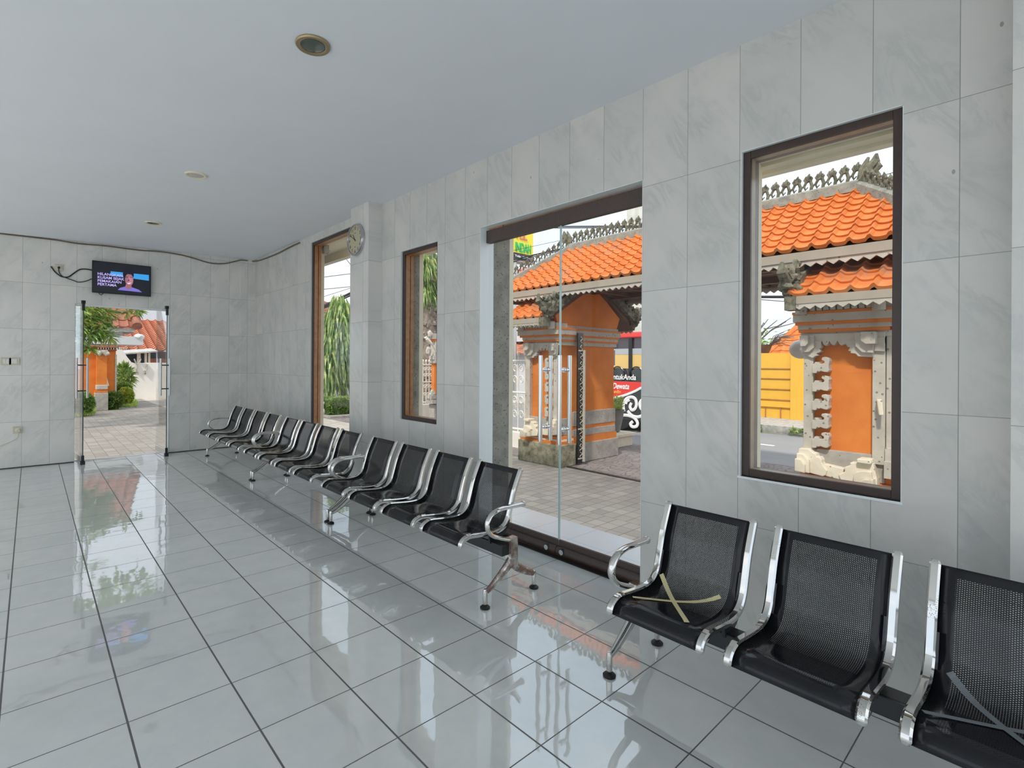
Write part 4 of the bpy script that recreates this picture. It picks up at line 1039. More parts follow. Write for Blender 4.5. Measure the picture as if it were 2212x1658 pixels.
b = MB(); c = at(1648, 735, 0, 34)
for i in range(700):
    a = Vector((random.gauss(0, .6), random.gauss(0, 1.5), random.gauss(0, .45))); b.leaf(c+Vector((0, .6, -.55))+a, (random.uniform(-1, 1), random.uniform(-1, 1), random.uniform(-.5, 1)), .35, .16)
t_ = thing('distant_tree', (34, c.y+.6, GZ), 'green treetop far behind the yellow wall', 'tree')
b.build('foliage', 'leaf_mid', t_, normals=False)
b = MB(); b.tube([(34, c.y+.6, GZ), (34, c.y+.6, c.z-.3)], .18, 8)
for i in range(9): b.tube([(34, c.y+.6, c.z-.4), (34, c.y+.4-.12*i, c.z+.5+.1*(i % 3)), (34, c.y+.2-.25*i, c.z+.9+.1*((i*7) % 5))], [.05, .035, .02], 4)
b.build('branches', 'bare_twig', t_)
lp = at(1738, 755, 0, 10.2)
tag(MB().blob(at(1731, 754, 0, 9.35), .17, 3, (1, 1.0, .9)).tube([at(1731, 754, 0, 9.35), at(1739, 757, 0, 8.60)], .04, 8).build('bracket_dome', 'white_plastic', smooth=True), 'small pale dome bracketed on the back edge of the carved pillar', 'dome')  # pale dome on a bracket, left unidentified
tag(MB().prism([(6.80, at(1893, 865, 0, 6.8).y, at(1893, 862, 0, 6.8).z), (6.80, at(1906, 865, 0, 6.8).y, at(1906, 862, 0, 6.8).z), (6.78, at(1909, 897, 0, 6.78).y, at(1909, 897, 0, 6.78).z), (6.78, at(1899, 897, 0, 6.78).y, at(1899, 897, 0, 6.78).z)], [(6.93, at(1893, 865, 0, 6.93).y, at(1893, 862, 0, 6.93).z), (6.93, at(1901, 865, 0, 6.93).y, at(1901, 862, 0, 6.93).z), (6.93, at(1904, 895, 0, 6.93).y, at(1904, 895, 0, 6.93).z), (6.93, at(1896, 895, 0, 6.93).y, at(1896, 895, 0, 6.93).z)]).build('wall_lamp', 'pale_stone', bevel=.01), 'slim pale wall lamp tilted on the orange panel of the carved pillar', 'lamp')
tw = tag(MB().box(19, 20.8, 5.2, 8.9, GZ, 9).build('rendered_building', 'old_white_wall'), 'streaked pale building front rising behind the red bus roof', 'building')

# hotel sign on its pole
sg = at(1152, 500, 1, 12.5); s2 = at(1149, 552, 1, 12.5); s3 = at(1148, 567, 1, 12.5)
sgn = thing('hotel_sign', (sg.x-1.2, 12.55, GZ), 'yellow hotel sign board on a pole above the gate roof', 'sign')
MB().box(sg.x-2.6, sg.x, 12.5, 12.9, s2.z, sg.z+1.0).build('board', 'sign_yellow', sgn)
MB().box(sg.x-2.6, sg.x, 12.5, 12.9, s3.z, s2.z).build('lower_panel', 'sign_black', sgn)
MB().box(sg.x-2.6, sg.x+.02, 12.49, 12.92, s3.z-.07, s3.z).build('tray', 'fascia_paint', sgn)
SL = 12.48
fit_letters('lettering', 'INDAH', at(1113.5, 540, 1, SL), at(1147, 550, 1, SL), at(1146, 549, 1, SL).z, at(1146, 529, 1, SL).z, '-y', 'sign_green', sgn, .01)
fit_letters('lettering', 'HOTEL', at(1086, 515, 1, SL), at(1139, 520, 1, SL), at(1139, 520, 1, SL).z, at(1139, 500, 1, SL).z, '-y', 'sign_red', sgn, .01)
fit_letters('lettering', 'Telp. (0361)', at(1112, 550, 1, SL), at(1147, 562, 1, SL), at(1146, 561.5, 1, SL).z, at(1146, 556, 1, SL).z, '-y', 'letter_white', sgn, .005)
MB().lathe([(.12, GZ), (.12, s3.z-.05)], (at(1111, 575, 1, 12.7).x, 12.7, 0), 'z', 14).build('pole', 'silver', sgn, smooth=True)
c = at(1112, 592, 0, 27)
rr_ = thing('red_roofed_house', (28, c.y+2, GZ), 'house with a flat red roof below the hotel sign', 'house')
MB().prism([(27, c.y+6, c.z-.8), (27, c.y-1.6, c.z-.8), (31, c.y-1.6, c.z-.8), (31, c.y+6, c.z-.8)], [(28, c.y+6, c.z+.7), (28, c.y-.3, c.z+.6), (30, c.y-.3, c.z+.6), (30, c.y+6, c.z+.7)]).build('roof', 'sign_red', rr_)
MB().box(27.3, 30.7, c.y-1.2, c.y+6, GZ, c.z-.8).build('house_wall', 'white_render', rr_)

def wire(p, q, r, lab, sag=.25):
    p, q = Vector(p), Vector(q); L = []
    for i in range(15):
        f = i/14; L.append(p.lerp(q, f) - Vector((0, 0, sag*4*f*(1-f))))
    return tag(MB().tube(L, r, 5).build('utility_wire', 'black_rubber'), lab, 'wire', 'utility wires over the street')
def seg(u0, v0, u1, v1, X, e=2.5):
    a, c = at(u0, v0, 0, X), at(u1, v1, 0, X); d = c-a; return a-d*e, c+d*e
for (u0, v0, u1, v1, X, r), lab, sag in (((1215, 489, 1388, 488, 10.5, .016), 'upper of two thick wires crossing the top of the glass door', 0), ((1215, 492, 1388, 491, 10.5, .013), 'lower of two thick wires crossing the top of the glass door', 0),
        ((1108, 561, 1200, 540, 11.0, .022), 'thick wire passing just under the yellow sign', 0), ((1108, 565, 1200, 543, 11.0, .014), 'thin wire just below the thick one under the yellow sign', 0), ((1108, 541, 1230, 515, 11.0, .006), 'hair thin wire rising over the gate roof ridge end', 0),
        ((1892, 383, 1932, 372, 10.0, .006), 'upper thin wire behind the roof crest in the brown window', 0), ((1892, 397, 1932, 390, 10.0, .008), 'lower thin wire behind the roof crest in the brown window', 0),
        ((1645, 641, 1710, 641, 12.0, .03), 'thick cable bundle under the gate roof in the brown window', 0), ((1645, 647, 1710, 652, 12.0, .008), 'thin cable below the bundle in the brown window', 0)):
    a, c = seg(u0, v0, u1, v1, X, 1.2); wire(a, c, r, lab, sag)
def segy(u0, v0, u1, v1, Y): a, c = at(u0, v0, 1, Y), at(u1, v1, 1, Y); d = c-a; return a-d*.6, c+d*.6
for (u0, v0, u1, v1, r), lab in (((694, 489, 757, 571, .012), 'thin wire slanting down across the tall window sky'), ((694, 599, 757, 591, .012), 'upper level wire in the tall window sky'), ((694, 625, 757, 619, .012), 'second level wire in the tall window sky'),
        ((694, 642, 757, 622, .009), 'faint rising wire in the tall window sky'), ((694, 663, 757, 633, .05), 'thick black cable bundle above the hanging tree in the tall window'), ((694, 668, 757, 638, .03), 'lower cable of the bundle above the hanging tree')):
    a, c = segy(u0, v0, u1, v1, 16); wire(a, c, r, lab, 0)

# ------------------------------------------------------------------ planting helpers
def hang_leaves(b, c, rad, n, L, w, down=1.0):
    c = Vector(c)
    for i in range(n):
        a = Vector((random.gauss(0, 1), random.gauss(0, 1), random.gauss(0, 1))).normalized()
        p = c + Vector((a.x*rad[0], a.y*rad[1], a.z*rad[2]))*random.uniform(.45, 1.0)
        b.leaf(p, (a.x*.8+random.uniform(-.3, .3), a.y*.8+random.uniform(-.3, .3), a.z*.3-down+random.uniform(-.3, .5)), L*random.uniform(.7, 1.2), w, droop=.25*down)
def bush(b, c, rad, n, L, w):
    c = Vector(c)
    for i in range(n):
        a = Vector((random.gauss(0, 1), random.gauss(0, 1), random.gauss(0, 1))).normalized()
        p = c + Vector((a.x*rad[0], a.y*rad[1], a.z*rad[2]))*random.uniform(.86, 1.02)
        b.leaf(p, a+Vector((random.uniform(-.7, .7), random.uniform(-.7, .7), random.uniform(-.3, .9))), L*random.uniform(.7, 1.2), w)

# seen through the narrow window: palm trunk, iron fence, another pillar with a flood lamp
def P2(u, v, Y=9.0): return at(u, v, 1, Y)
pl = thing('old_tree', (P2(922, 800, 10.5).x, 10.5, GZ), 'thick scaly trunk hung with ferns in the narrow window', 'tree')
xl, xr = P2(905, 700, 10.5).x, P2(938, 700, 10.5).x; xc = (xl+xr)/2; rad_ = (xr-xl)/2
b = MB(); b.lathe([(rad_*1.15, GZ), (rad_*1.1, .6), (rad_, 1.6), (rad_*1.05, 2.6), (rad_*.95, 3.6), (rad_*.9, 6)], (xc, 10.5, 0), 'z', 20)
for i in range(150):
    a = random.uniform(0, 2*PI); z = random.uniform(.4, 4.2); b.blob((xc+math.cos(a)*rad_, 10.5+math.sin(a)*rad_, z), random.uniform(.05, .12), 1, rough=.6)
b.build('trunk', 'bark', pl)
b = MB()
for u, v, k in ((915, 575, .35), (925, 600, .4), (918, 620, .3), (930, 632, .25), (910, 560, .4), (925, 555, .4), (938, 610, .25)):
    c = P2(u, v, 10.3); hang_leaves(b, c, (k, k*.6, k), 90, .42, .05, 1.3)
b.build('ferns', 'leaf_mid', pl, normals=False)
b = MB()
for u, v, k in ((940, 560, .3), (943, 690, .5), (946, 660, .5), (948, 720, .5), (955, 640, .7), (962, 700, .8)):
    hang_leaves(b, P2(u, v, 13), (k, k, k), 130, .4, .10, .6)
tx = P2(955, 700, 13); t2 = thing('garden_tree', (tx.x, 13, GZ), 'light green leafy tree behind the scaly trunk', 'tree')
b.build('foliage', 'leaf_mid', t2, normals=False); MB().tube([(tx.x, 13, GZ), (tx.x, 13, tx.z)], .16, 8).build('trunk', 'bark', t2)
def iron_fence(name, lab, p, q, z0, z1, n, mat='white_iron'):
    p, q = Vector(p), Vector(q); U = (q-p).normalized(); L = (q-p).length; h = z1-z0
    r = thing(name, (p.x, p.y, z0), lab, 'fence')
    b = MB()
    for f in (.04, .5, .9): b.tube([p+Vector((0, 0, z0+h*f)), q+Vector((0, 0, z0+h*f))], .022, 6)
    b.build('rail', mat, r)
    b = MB()
    for i in range(n+1):
        c = p+U*(L*i/n); b.tube([c+Vector((0, 0, z0)), c+Vector((0, 0, z1-.05))], .014, 5); b.blob(c+Vector((0, 0, z1-.02)), .035, 1, (1, 1, 1.6))
    b.build('pickets', mat, r)
    b = MB()
    for i in range(n):
        c = p+U*(L*(i+.5)/n); w = L/n*.42
        for f in (.22, .40, .66, .80):
            zc = z0+h*f; b.tube([c+U*(w*math.cos(a)*(1-.06*k))+Vector((0, 0, zc+w*1.2*math.sin(a)*(1-.06*k))) for k, a in enumerate([2*PI*j/9 for j in range(12)])], .012, 4)
    b.build('scrollwork', mat, r); return r
fa, fb = P2(911, 880, 9.6), P2(934, 880, 9.6)
iron_fence('iron_fence', 'white scrolled iron fence in the narrow window beside the orange gatepost', (fa.x-.3, 9.6, 0), (fb.x+.1, 9.6, 0), P2(915, 872, 9.6).z, P2(915, 778, 9.6).z, 7)
tag(MB().box(fa.x-.5, fb.x+.4, 9.5, 9.75, GZ, P2(915, 873, 9.6).z).build('fence_base', 'white_wall_paint'), 'low white wall under the iron fence in the narrow window', 'wall')
gp = thing('gatepost', (P2(945, 850, 9.0).x, 9.0, GZ), 'orange gatepost with stepped stone cap half hidden in the narrow window', 'gatepost')
ex = P2(932, 800).x
MB().box(ex+.03, ex+.8, 8.9, 9.04, .3, P2(940, 770).z).build('body', 'orange_plaster', gp)
b = MB()
for v0, v1, e in ((870, 862, .12), (860, 852, .05)): b.box(P2(925, 800).x-e*.3, ex+.9, 8.85-e, 9.06, P2(935, v0).z, P2(935, v1).z)
b.box(P2(930, 800).x, ex+.9, 8.8, 9.06, GZ, P2(935, 872).z); b.build('plinth', 'plinth_stone', gp)
b = MB(); b.box(P2(926, 800).x, ex+.9, 8.84, 9.06, P2(935, 862).z, P2(935, 852).z+.0); b.box(P2(938, 800).x-.1, ex+.9, 8.84, 9.06, P2(940, 738).z, P2(940, 730).z); b.build('band', 'orange_plaster', gp)
b = MB()
for u, v0, v1 in ((929, 776, 768), (931, 784, 776), (926, 732, 720), (932, 768, 745), (934, 745, 738)): b.box(P2(u, v0).x, ex+.9, 8.82, 9.05, P2(u, v0).z, P2(u, v1).z)
for u, v in ((929, 722), (926, 758), (934, 850), (931, 856)): b.blob(P2(u, v, 8.85), .09, 2, (1, .6, 1.4), rough=.4)
b.build('carved_cap', 'carved_stone', gp)
fl = thing('flood_lamp', tuple(P2(935, 745, 8.5)), 'white flood lamp with a pale lens on an arm beside the gatepost', 'lamp')
p, q = P2(919, 728, 8.4), P2(934, 745, 8.4); dv = (q-p); b = MB(); b.tube([p, p+dv*.5, q], [.055, .075, .04], 10, flatten=(1, .6)); b.build('housing', 'white_plastic', fl, smooth=True)
MB().tube([p+dv*.08+Vector((-.01, -.05, -.035)), p+dv*.7+Vector((-.01, -.05, -.035))], .045, 8, flatten=(.9, .5)).build('lens', 'cream', fl, smooth=True)
MB().tube([q, P2(945, 765, 8.9)], .02, 6).build('arm', 'white_iron', fl)
# fence left of the gate pillar, seen in the glass door
iron_fence('iron_fence', 'cream scrolled iron fence to the left of the pillar in the glass door', (7.9, 3.35, 0), (7.9, 6.3, 0), .02, 1.70, 15)
tag(MB().box(7.8, 8.0, 3.3, 6.5, GZ, .02).build('fence_base', 'white_wall_paint'), 'low white wall under the cream fence in the glass door', 'wall')
c = at(1120, 738, 0, 17); b = MB(); b.box(17.6, 21, c.y-2, c.y+4, GZ, c.z-.5)
wh = thing('white_house', (19, c.y, GZ), 'white house with a faded red roof behind the cream fence', 'house'); b.build('house_wall', 'white_render', wh)
b = MB(); tile_slope(b, (17.2, c.y-2, c.z-.55), (17.2, c.y+4, c.z-.55), (19, c.y-2, c.z+.05), (19, c.y+4, c.z+.05), 5, .4); b.build('roof_tiles', 'pale_red_tile', wh, normals=False)
b = MB(); b.box(18.5, 22, c.y-2.2, c.y+4, c.z+.1, c.z+.75); b.build('upper_storey', 'white_render', wh)

# seen through the tall window: weeping tree, clipped hedge, red roofed house, fence
Y3 = 13.5
wt = thing('weeping_tree', (at(735, 750, 1, Y3+.3).x, Y3+.3, GZ), 'weeping tree with long drooping leaves in the tall window', 'tree')
b = MB()
for u, v, k in ((738, 655, .45), (748, 690, .6), (725, 690, .5), (712, 725, .55), (740, 730, .7), (760, 720, .8), (702, 765, .5), (722, 770, .65), (748, 770, .6), (700, 800, .45), (714, 810, .45), (735, 800, .45), (760, 780, .6)):
    hang_leaves(b, at(u, v, 1, Y3), (k, k, k), 120, .55, .085, 1.5)
b.build('foliage', 'leaf_mid', wt, normals=False)
b = MB(); xc = at(742, 800, 1, Y3+.3).x; b.tube([(xc, Y3+.3, GZ), (xc+.02, Y3+.3, 1.2), (xc-.02, Y3+.3, 3.3)], [.10, .09, .05], 9); b.build('trunk', 'bark', wt)
hd = thing('clipped_hedge', (at(735, 880, 1, 12.6).x, 12.6, GZ), 'clipped green hedge on a kerb in the tall window', 'hedge')
hx0, hx1 = at(706, 880, 1, 12.6).x, at(790, 880, 1, 12.6).x; hz = at(735, 860, 1, 12.6).z
b = MB()
for i in range(2600):
    f = random.choice((0, 0, 1, 2)); x = random.uniform(hx0, hx1); y = random.uniform(12.3, 13.0); z = random.uniform(GZ+.1, hz)
    if f == 0: y = 12.3
    elif f == 1: z = hz
    else: x = hx0
    b.leaf((x, y, z), (random.uniform(-.6, .6)-(f == 2), random.uniform(-.6, .6)-(f == 0), random.uniform(-.5, .8)+(f == 1)), .10, .06)
b.box(hx0+.03, hx1, 12.34, 13.0, GZ, hz-.03); b.build('leaves', 'leaf_hedge', hd, normals=False)
MB().box(hx0-.2, hx1, 11.9, 13.2, GZ, GZ+.06).build('kerb', 'plinth_stone', hd)
rh = thing('red_tiled_house', (at(712, 700, 1, 24).x, 24, GZ), 'house with a red tiled roof behind the weeping tree', 'house')
p, q, s_ = at(716, 652, 1, 24), at(680, 690, 1, 22), at(790, 700, 1, 22)
b = MB(); tile_slope(b, (q.x-1, 22, q.z-1.6), (s_.x+3, 22, q.z-1.6), (p.x-.2, 25, p.z+.1), (p.x+1.5, 25, p.z+.1), 16, .4); b.build('roof_tiles', 'brick_red_tile', rh, normals=False)
MB().box(q.x-.6, s_.x+2.5, 22.5, 27, GZ, q.z-1.55).build('house_wall', 'white_render', rh)
b = MB(); a0, a1 = at(690, 850, 1, 15.0), at(712, 850, 1, 15.0)
for i in range(9): x = a0.x-.3+i*.16; b.box(x, x+.08, 15.0, 15.03, GZ, at(700, 826, 1, 15).z)
for z in (.05, .55): b.box(a0.x-.4, a1.x+.3, 15.03, 15.06, z, z+.06)
tag(b.build('picket_fence', 'white_wall_paint'), 'white picket fence below the weeping tree in the tall window', 'fence')
c = at(698, 872, 1, 14.2); tag(MB().box(c.x-.6, c.x+.10, 14.0, 14.5, GZ, at(698, 861, 1, 14.2).z).build('blue_bin', 'blue_paint', bevel=.03), 'dark blue bin beside the clipped hedge', 'bin')
c = at(696, 897, 1, 12.6); b = MB(); b.blob((c.x, 12.6, c.z+.12), .13, 2, (.8, .8, 1.0)).tube([(c.x, 12.6, c.z+.2), (c.x+.03, 12.6, c.z+.38)], [.05, .035], 7); b.blob((c.x+.03, 12.6, c.z+.40), .055, 2); b.tube([(c.x, 12.6, c.z-.12), (c.x, 12.6, c.z+.1)], .09, 8)
tag(b.build('garden_ornament', 'pale_stone', smooth=True), 'small pale garden figure at the end of the hedge', 'ornament')

# ------------------------------------------------------------------ seen through the far door
def P3(u, v, Y): return at(u, v, 1, Y)
YC = 19.2
op = thing('brick_gate', (P3(230, 880, YC).x, YC, GZ), 'orange brick gate wall with a column and stone capital beyond the far door', 'gate wall')
zt = P3(230, 746, YC).z
MB().box(P3(196, 800, YC).x-.6, P3(252, 800, YC).x, YC+.25, YC+1.2, GZ+.45, zt).build('wall_body', 'orange_plaster', op)
cx0, cx1 = P3(209, 800, YC).x, P3(231, 800, YC).x
MB().box(cx0, cx1, YC, YC+.3, GZ+.3, P3(220, 764, YC).z).build('column', 'orange_plaster', op)
b = MB(); b.box(cx0-.02, cx1+.03, YC-.04, YC+.3, P3(220, 841, YC).z, P3(220, 831, YC).z); b.build('column_base', 'carved_stone', op, bevel=.02)
b = MB(); b.box(cx0-.06, cx1+.04, YC-.06, YC+.4, GZ, P3(220, 848, YC).z); b.build('plinth', 'plinth_stone', op, bevel=.02)
b = MB(); b.box(cx0-.04, cx1+.03, YC-.045, YC+.35, P3(220, 848, YC).z, P3(220, 843, YC).z); b.box(P3(196, 800, YC).x-.6, P3(256, 800, YC).x, YC+.2, YC+1.2, GZ+.35, GZ+.5); b.build('band', 'orange_tile', op)
b = MB(); zc = P3(220, 762, YC).z; b.tube([(cx0-.03, YC-.02, zc), (cx0+.06, YC-.05, zc-.05), (cx0+.12, YC-.05, zc+.05)], .07, 8); b.tube([(cx1+.05, YC-.02, zc), (cx1-.04, YC-.05, zc-.05), (cx1-.12, YC-.05, zc+.05)], .07, 8); b.box(cx0-.02, cx1+.02, YC-.05, YC+.2, zc+.02, zc+.11); b.build('capital', 'carved_stone', op)
b = MB()
for v0, v1, e in ((757, 754, .02), (750, 747, .08)): b.box(P3(196, 800, YC).x-.6, P3(252, 800, YC).x+e, YC+.2-e, YC+1.2, P3(230, v0, YC).z, P3(230, v1, YC).z)
b.build('cornice', 'brick_red_tile', op)
b = MB()
for i in range(12): x = P3(212, 750, YC).x+i*.075; b.box(x, x+.035, YC+.15, YC+.3, P3(230, 754, YC).z, P3(230, 750, YC).z)
b.box(P3(250, 800, YC).x, P3(254, 800, YC).x, YC+.22, YC+.5, P3(250, 850, YC).z, P3(250, 765, YC).z); b.build('stone_course', 'carved_stone', op)
p, q = P3(226, 800, YC), P3(233, 833, YC)
tag(MB().prism([(p.x-.03, YC+.22, p.z), (p.x+.03, YC+.22, p.z), (p.x+.03, YC+.25, p.z), (p.x-.03, YC+.25, p.z)], [(q.x-.03, YC+.10, q.z), (q.x+.05, YC+.10, q.z), (q.x+.05, YC+.14, q.z), (q.x-.03, YC+.14, q.z)]).build('wooden_board', 'leaning_wood'), 'pale wooden board leaning on the orange gate wall', 'board')
# pale beam block and small tiled roof over the gate
pr = thing('porch_roof', (P3(260, 720, 20.2).x, 20.2, P3(260, 745, 20).z), 'weathered tile roof on a pale beam above the orange gate wall', 'roof')
MB().box(P3(190, 730, 20.2).x-1, P3(302, 730, 20.2).x, 19.4, 21.5, P3(270, 745, 20).z, P3(270, 727, 20).z).build('beam', 'white_render', pr)
MB().box(P3(190, 730, 20.4).x-1, P3(262, 715, 20.4).x, 19.9, 21.5, P3(270, 727, 20).z, P3(270, 708, 20).z).build('pediment', 'concrete', pr)
e0, e1, r0, r1 = P3(170, 704, 19.6), P3(296, 708, 19.6), P3(190, 640, 22.5), P3(288, 655, 22.5)
b = MB(); b.box(e0.x-1, e1.x-.05, 19.7, 21.5, e1.z-.16, e1.z-.02); b.build('eave_board', 'concrete', pr)
b = MB(); tile_slope(b, (e0.x-1, 19.6, e1.z), (e1.x, 19.6, e1.z), (e0.x-1, 22.5, r1.z+1.2), (e1.x-.1, 22.5, r1.z+1.2), 9, .30, .05, .05); b.build('roof_tiles', 'brick_red_tile', pr, normals=False)
b = MB(); n = 8
for i in range(n):
    f = i/n; c = Vector((e1.x-.05*f, 19.55+2.9*f, e1.z+.06+(r1.z+1.2-e1.z)*f)); d = Vector((0, 2.9, r1.z+1.2-e1.z))/n
    b.tube([c, c+d*1.05], [.17, .13], 10)
b.build('verge_tiles', 'brick_red_tile', pr)
MB().blob(P3(300, 728, 19.5), .18, 2, (1, .8, .7), rough=.4).build('knob', 'white_render', pr)
# white garden wall with a swept top
ww = [(256, 748), (262, 752), (268, 760), (275, 771), (284, 782), (295, 789), (306, 784), (320, 783), (345, 783), (372, 783)]
YW = 25.0
P = [P3(u, v, YW) for u, v in ww]; z0 = GZ
b = MB(); P_ = [(p.x, p.z) for p in P]; P_[5:6] = [(P[5].x, P[6].z-.02)]
pl = [(P_[0][0]-2.5, P_[0][1]+.05)] + P_ + [(P_[-1][0]+4, P_[-1][1])]
b.prism([(x, YW, z) for x, z in pl]+[(pl[-1][0], YW, z0), (pl[0][0], YW, z0)], [(x, YW+.3, z) for x, z in pl]+[(pl[-1][0], YW+.3, z0), (pl[0][0], YW+.3, z0)])
wg = thing('garden_wall', (P[0].x, YW, GZ), 'white garden wall with a swept curved top beyond the far door', 'wall'); b.build('wall_body', 'white_wall_paint', wg)
b = MB()
for L in ([(290, 775), (296, 790), (294, 798), (298, 808)], [(300, 783), (304, 776), (300, 772)], [(318, 786), (316, 798), (311, 806)], [(312, 800), (315, 808)]): b.tube(spline([tuple(P3(u, v, YW-.02)) for u, v in L], 4), .09, 6, flatten=(1, .3))
b.build('peeling_stain', 'plinth_stone', wg)
rhs = thing('orange_roofed_house', (P3(320, 720, 33).x, 33, GZ), 'long orange red tiled roof behind the white garden wall', 'house')
e, r_ = P3(320, 758, 29), P3(320, 692, 35)
b = MB(); tile_slope(b, (e.x-6, 29, e.z), (e.x+9, 29, e.z), (e.x-6, 35, r_.z), (e.x+9, 35, r_.z), 22, .42, .085, .09); b.build('roof_tiles', 'pale_red_tile', rhs, normals=False)
MB().box(e.x-5.5, e.x+8.5, 30, 36, GZ, e.z-.05).build('house_wall', 'white_render', rhs)
b = MB(); b.box(e.x-6, e.x+9, 28.95, 29.1, e.z-.14, e.z-.02); b.build('gutter', 'fascia_paint', rhs)
sh = thing('lean_to_shed', (P3(305, 770, 27).x, 27, GZ), 'open lean-to shed with a pale roof edge behind the white garden wall', 'shed')
a, c = P3(268, 757, 27), P3(338, 757, 27)
ra_, rb_ = P3(268, 762, 26.6).z, P3(338, 757, 26.6).z
MB().prism([(a.x, 26.6, ra_-.07), (c.x, 26.6, rb_-.07), (c.x, 28.6, rb_+.1), (a.x, 28.6, ra_+.1)], [(a.x, 26.6, ra_+.0), (c.x, 26.6, rb_+.0), (c.x, 28.6, rb_+.15), (a.x, 28.6, ra_+.15)]).build('roof_sheet', 'concrete', sh)
b = MB()
for u in (296, 312, 317): x = P3(u, 775, 27.2).x; b.box(x, x+.14, 27.1, 27.25, GZ, P3(u, 762, 27.2).z)
b.build('post', 'leaning_wood', sh); MB().box(a.x, c.x+3, 28.5, 28.6, GZ, P3(300, 758, 28).z).build('back_sheet', 'sign_black', sh); MB().box(P3(322, 775, 27.4).x, c.x+3, 27.3, 27.4, GZ, P3(322, 774, 27.4).z).build('brick_apron', 'brick_red_tile', sh)  # black sheet fills the dark area below the shed roof
b = MB(); c = P3(330, 668, 45); b.box(c.x-9, c.x+12, 45, 50, GZ, c.z+2.2); tag(b.build('white_building', 'white_render'), 'plain white building front above the long orange roof', 'building')
# shrubs, grass, overhanging branch
def shrub(name, lab, u0, u1, v0, v1, Y, n, mat, L=.13, w=.06, cat='shrub', grp=None):
    a, c = P3(u0, v1, Y), P3(u1, v0, Y); rx = (c.x-a.x)/2; rz = (c.z-a.z)/2; cc = Vector(((a.x+c.x)/2, Y+rx*.7, (a.z+c.z)/2))
    b = MB(); bush(b, cc, (rx*.95, rx*.8, rz*.95), n, L, w); b.blob(cc, 1.0, 2, (rx*.86, rx*.72, rz*.86))
    b.tube([(cc.x, cc.y, GZ-.02), (cc.x, cc.y, cc.z)], min(.12, rx*.3), 7)
    o = b.build(name, mat, normals=False); tag(o, lab, cat, grp); return o
shrub('clipped_shrub', 'low clipped dark green shrub at the foot of the orange column', 214, 266, 846, 884, 19.3, 2600, 'leaf_deep', .13, .055, grp='clipped shrubs beyond the far door')
shrub('clipped_shrub', 'round yellow green shrub between the low shrub and the white wall', 258, 288, 838, 872, 20.6, 1400, 'leaf_lime', .12, .06, grp='clipped shrubs beyond the far door')
shrub('clipped_shrub', 'pale green shrub peeping over the round yellow green one', 251, 284, 827, 850, 21.4, 1000, 'leaf_hedge', .13, .06, grp='clipped shrubs beyond the far door')
shrub('clipped_shrub', 'clipped green shrub cut off by the open door leaf', 150, 203, 849, 893, 17.2, 2200, 'leaf_hedge', .13, .055, grp='clipped shrubs beyond the far door')
sk = shrub('leafy_plant', 'taller long leaved plant against the white garden wall', 252, 286, 790, 836, 22.6, 420, 'leaf_mid', .34, .08, 'plant')
b = MB()
for (u0, u1, v0, v1) in ((150, 205, 888, 904), (236, 296, 868, 880), (290, 340, 853, 857)):
    a, c = at(u0, v1, 2, GZ), at(u1, v0, 2, GZ)
    n = 900
    for i in range(n):
        u, v = random.uniform(u0, u1), random.uniform(v0, v1)
        f = 1-(u-u0)/(u1-u0)
        if u0 == 150 and v > v0+(v1-v0)*(.55+.45*f): continue
        p = at(u, v, 2, GZ); b.leaf(p, (random.uniform(-.5, .5), random.uniform(-.5, .5), 1), .16, .03, droop=.05)
tag(b.build('garden_grass', 'grass', normals=False), 'bright green grass tufts around the shrubs', 'grass', kind='stuff')
tt = thing('shade_tree', (-.6, 13.2, GZ), 'tree branch of long green leaves hanging into the far doorway', 'tree')
b = MB()
for u, v, k, Y in ((178, 672, .30, 12.6), (195, 668, .35, 12.8), (212, 672, .35, 13), (228, 680, .30, 13), (272, 676, .16, 13.2), (296, 672, .14, 13.2), (185, 695, .35, 12.8), (205, 700, .35, 12.8), (222, 702, .28, 12.9), (190, 720, .35, 12.6), (208, 722, .30, 12.7), (225, 722, .2, 12.8), (236, 730, .16, 12.8), (175, 735, .3, 12.6), (172, 705, .4, 12.6), (165, 760, .25, 12.6)):
    hang_leaves(b, P3(u, v-4, Y), (k*.62, k*.62, k*.5), int(62*k/.3), .24, .06, .35)
c = P3(194, 752, 12.5)
for i in range(26): a = random.uniform(0, 2*PI); b.leaf(c, (math.cos(a), math.sin(a)*.6, random.uniform(-.6, .5)), .26, .09)
for q in range(34):
    hang_leaves(b, (random.uniform(-3.5, 2.6), random.uniform(12.5, 17.0), random.uniform(4.8, 6.6)), (.7, .7, .45), 60, .42, .12, .4)
b.build('leaves', 'leaf_mid', tt, normals=False)
b = MB(); b.tube([(-.6, 13.2, GZ), (-.55, 13.2, 1.5), (-.3, 13.1, 3.0), (-.1, 14, 5.0)], [.17, .15, .12, .07], 9)
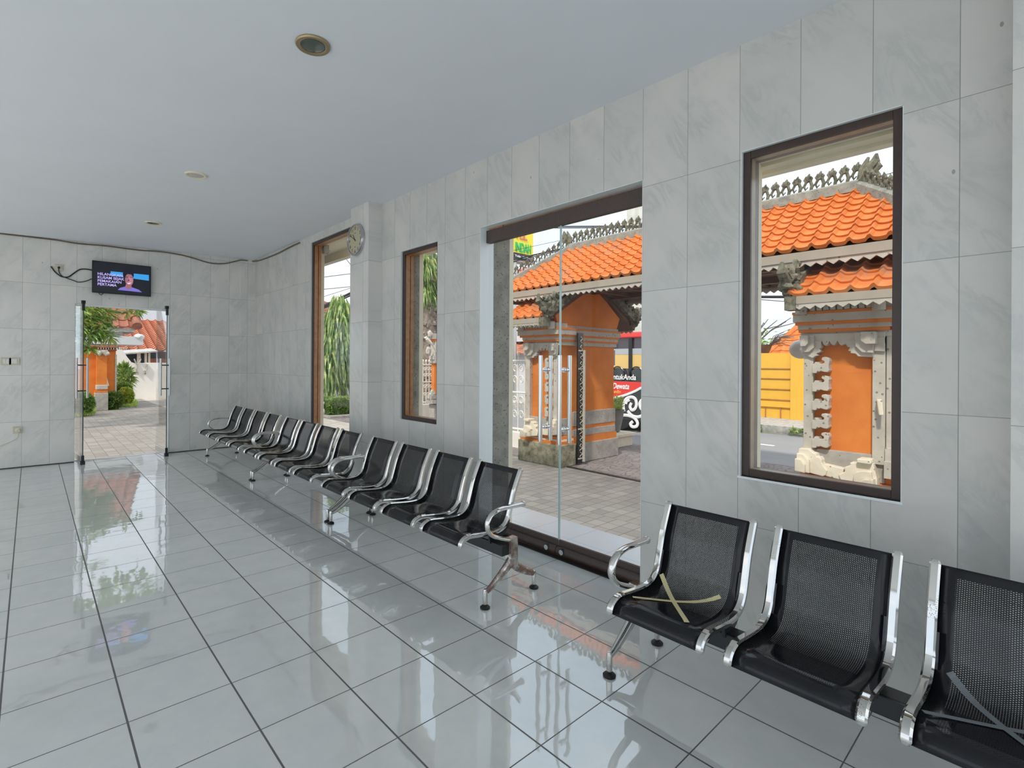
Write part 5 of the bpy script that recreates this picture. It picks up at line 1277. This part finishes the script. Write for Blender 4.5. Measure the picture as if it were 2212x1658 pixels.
for q in (P3(200, 690, 12.8), P3(245, 690, 13.1), P3(205, 722, 12.7), P3(194, 750, 12.5), P3(285, 676, 13.2)): b.tube(spline([(-.5, 13.2, 2.0), (.1, 13.0, 2.75), tuple(q)], 4), .03, 6)
b.build('branches', 'bark', tt)

# ------------------------------------------------------------------ light: hazy tropical sky and sun
w = D.worlds.new('sky'); SC.world = w; w.use_nodes = True
nt = w.node_tree; nt.nodes.clear()
def wn(k): return nt.nodes.new('ShaderNode'+k)
tc = wn('TexCoord'); mp = wn('Mapping'); mp.inputs['Scale'].default_value = (1, 1, 2.2); nt.links.new(tc.outputs['Generated'], mp.inputs[0])
ns = wn('TexNoise'); ns.inputs['Scale'].default_value = 2.1; ns.inputs['Detail'].default_value = 6; nt.links.new(mp.outputs[0], ns.inputs[0])
rp = wn('ValToRGB'); rp.color_ramp.elements[0].position = .42; rp.color_ramp.elements[0].color = (.74, .86, 1.0, 1)
rp.color_ramp.elements[1].position = .62; rp.color_ramp.elements[1].color = (.97, .985, 1.0, 1); nt.links.new(ns.outputs[0], rp.inputs[0])
bg = wn('Background'); bg.inputs[1].default_value = 1.3; nt.links.new(rp.outputs[0], bg.inputs[0])
wo = wn('OutputWorld'); nt.links.new(bg.outputs[0], wo.inputs[0])
sl = D.lights.new('sun', 'SUN'); sl.energy = 2.8; sl.angle = math.radians(4); sl.color = (1.0, .93, .82)
so_ = D.objects.new('sun', sl); COL.objects.link(so_)
so_.rotation_euler = Vector((.62, .22, -.75)).to_track_quat('-Z', 'Y').to_euler()

SC.view_settings.view_transform = 'Standard'; SC.view_settings.look = 'None'; SC.view_settings.gamma = 1.0
SC.view_settings.use_curve_mapping = False; SC.view_settings.exposure = 0.08
SC.cycles.max_bounces = 10; SC.cycles.diffuse_bounces = 6; SC.cycles.glossy_bounces = 5
SC.cycles.transparent_max_bounces = 40; SC.cycles.transmission_bounces = 6
SC.cycles.caustics_reflective = False; SC.cycles.caustics_refractive = False; SC.cycles.sample_clamp_indirect = 4.0
SC.cycles.use_denoising = True
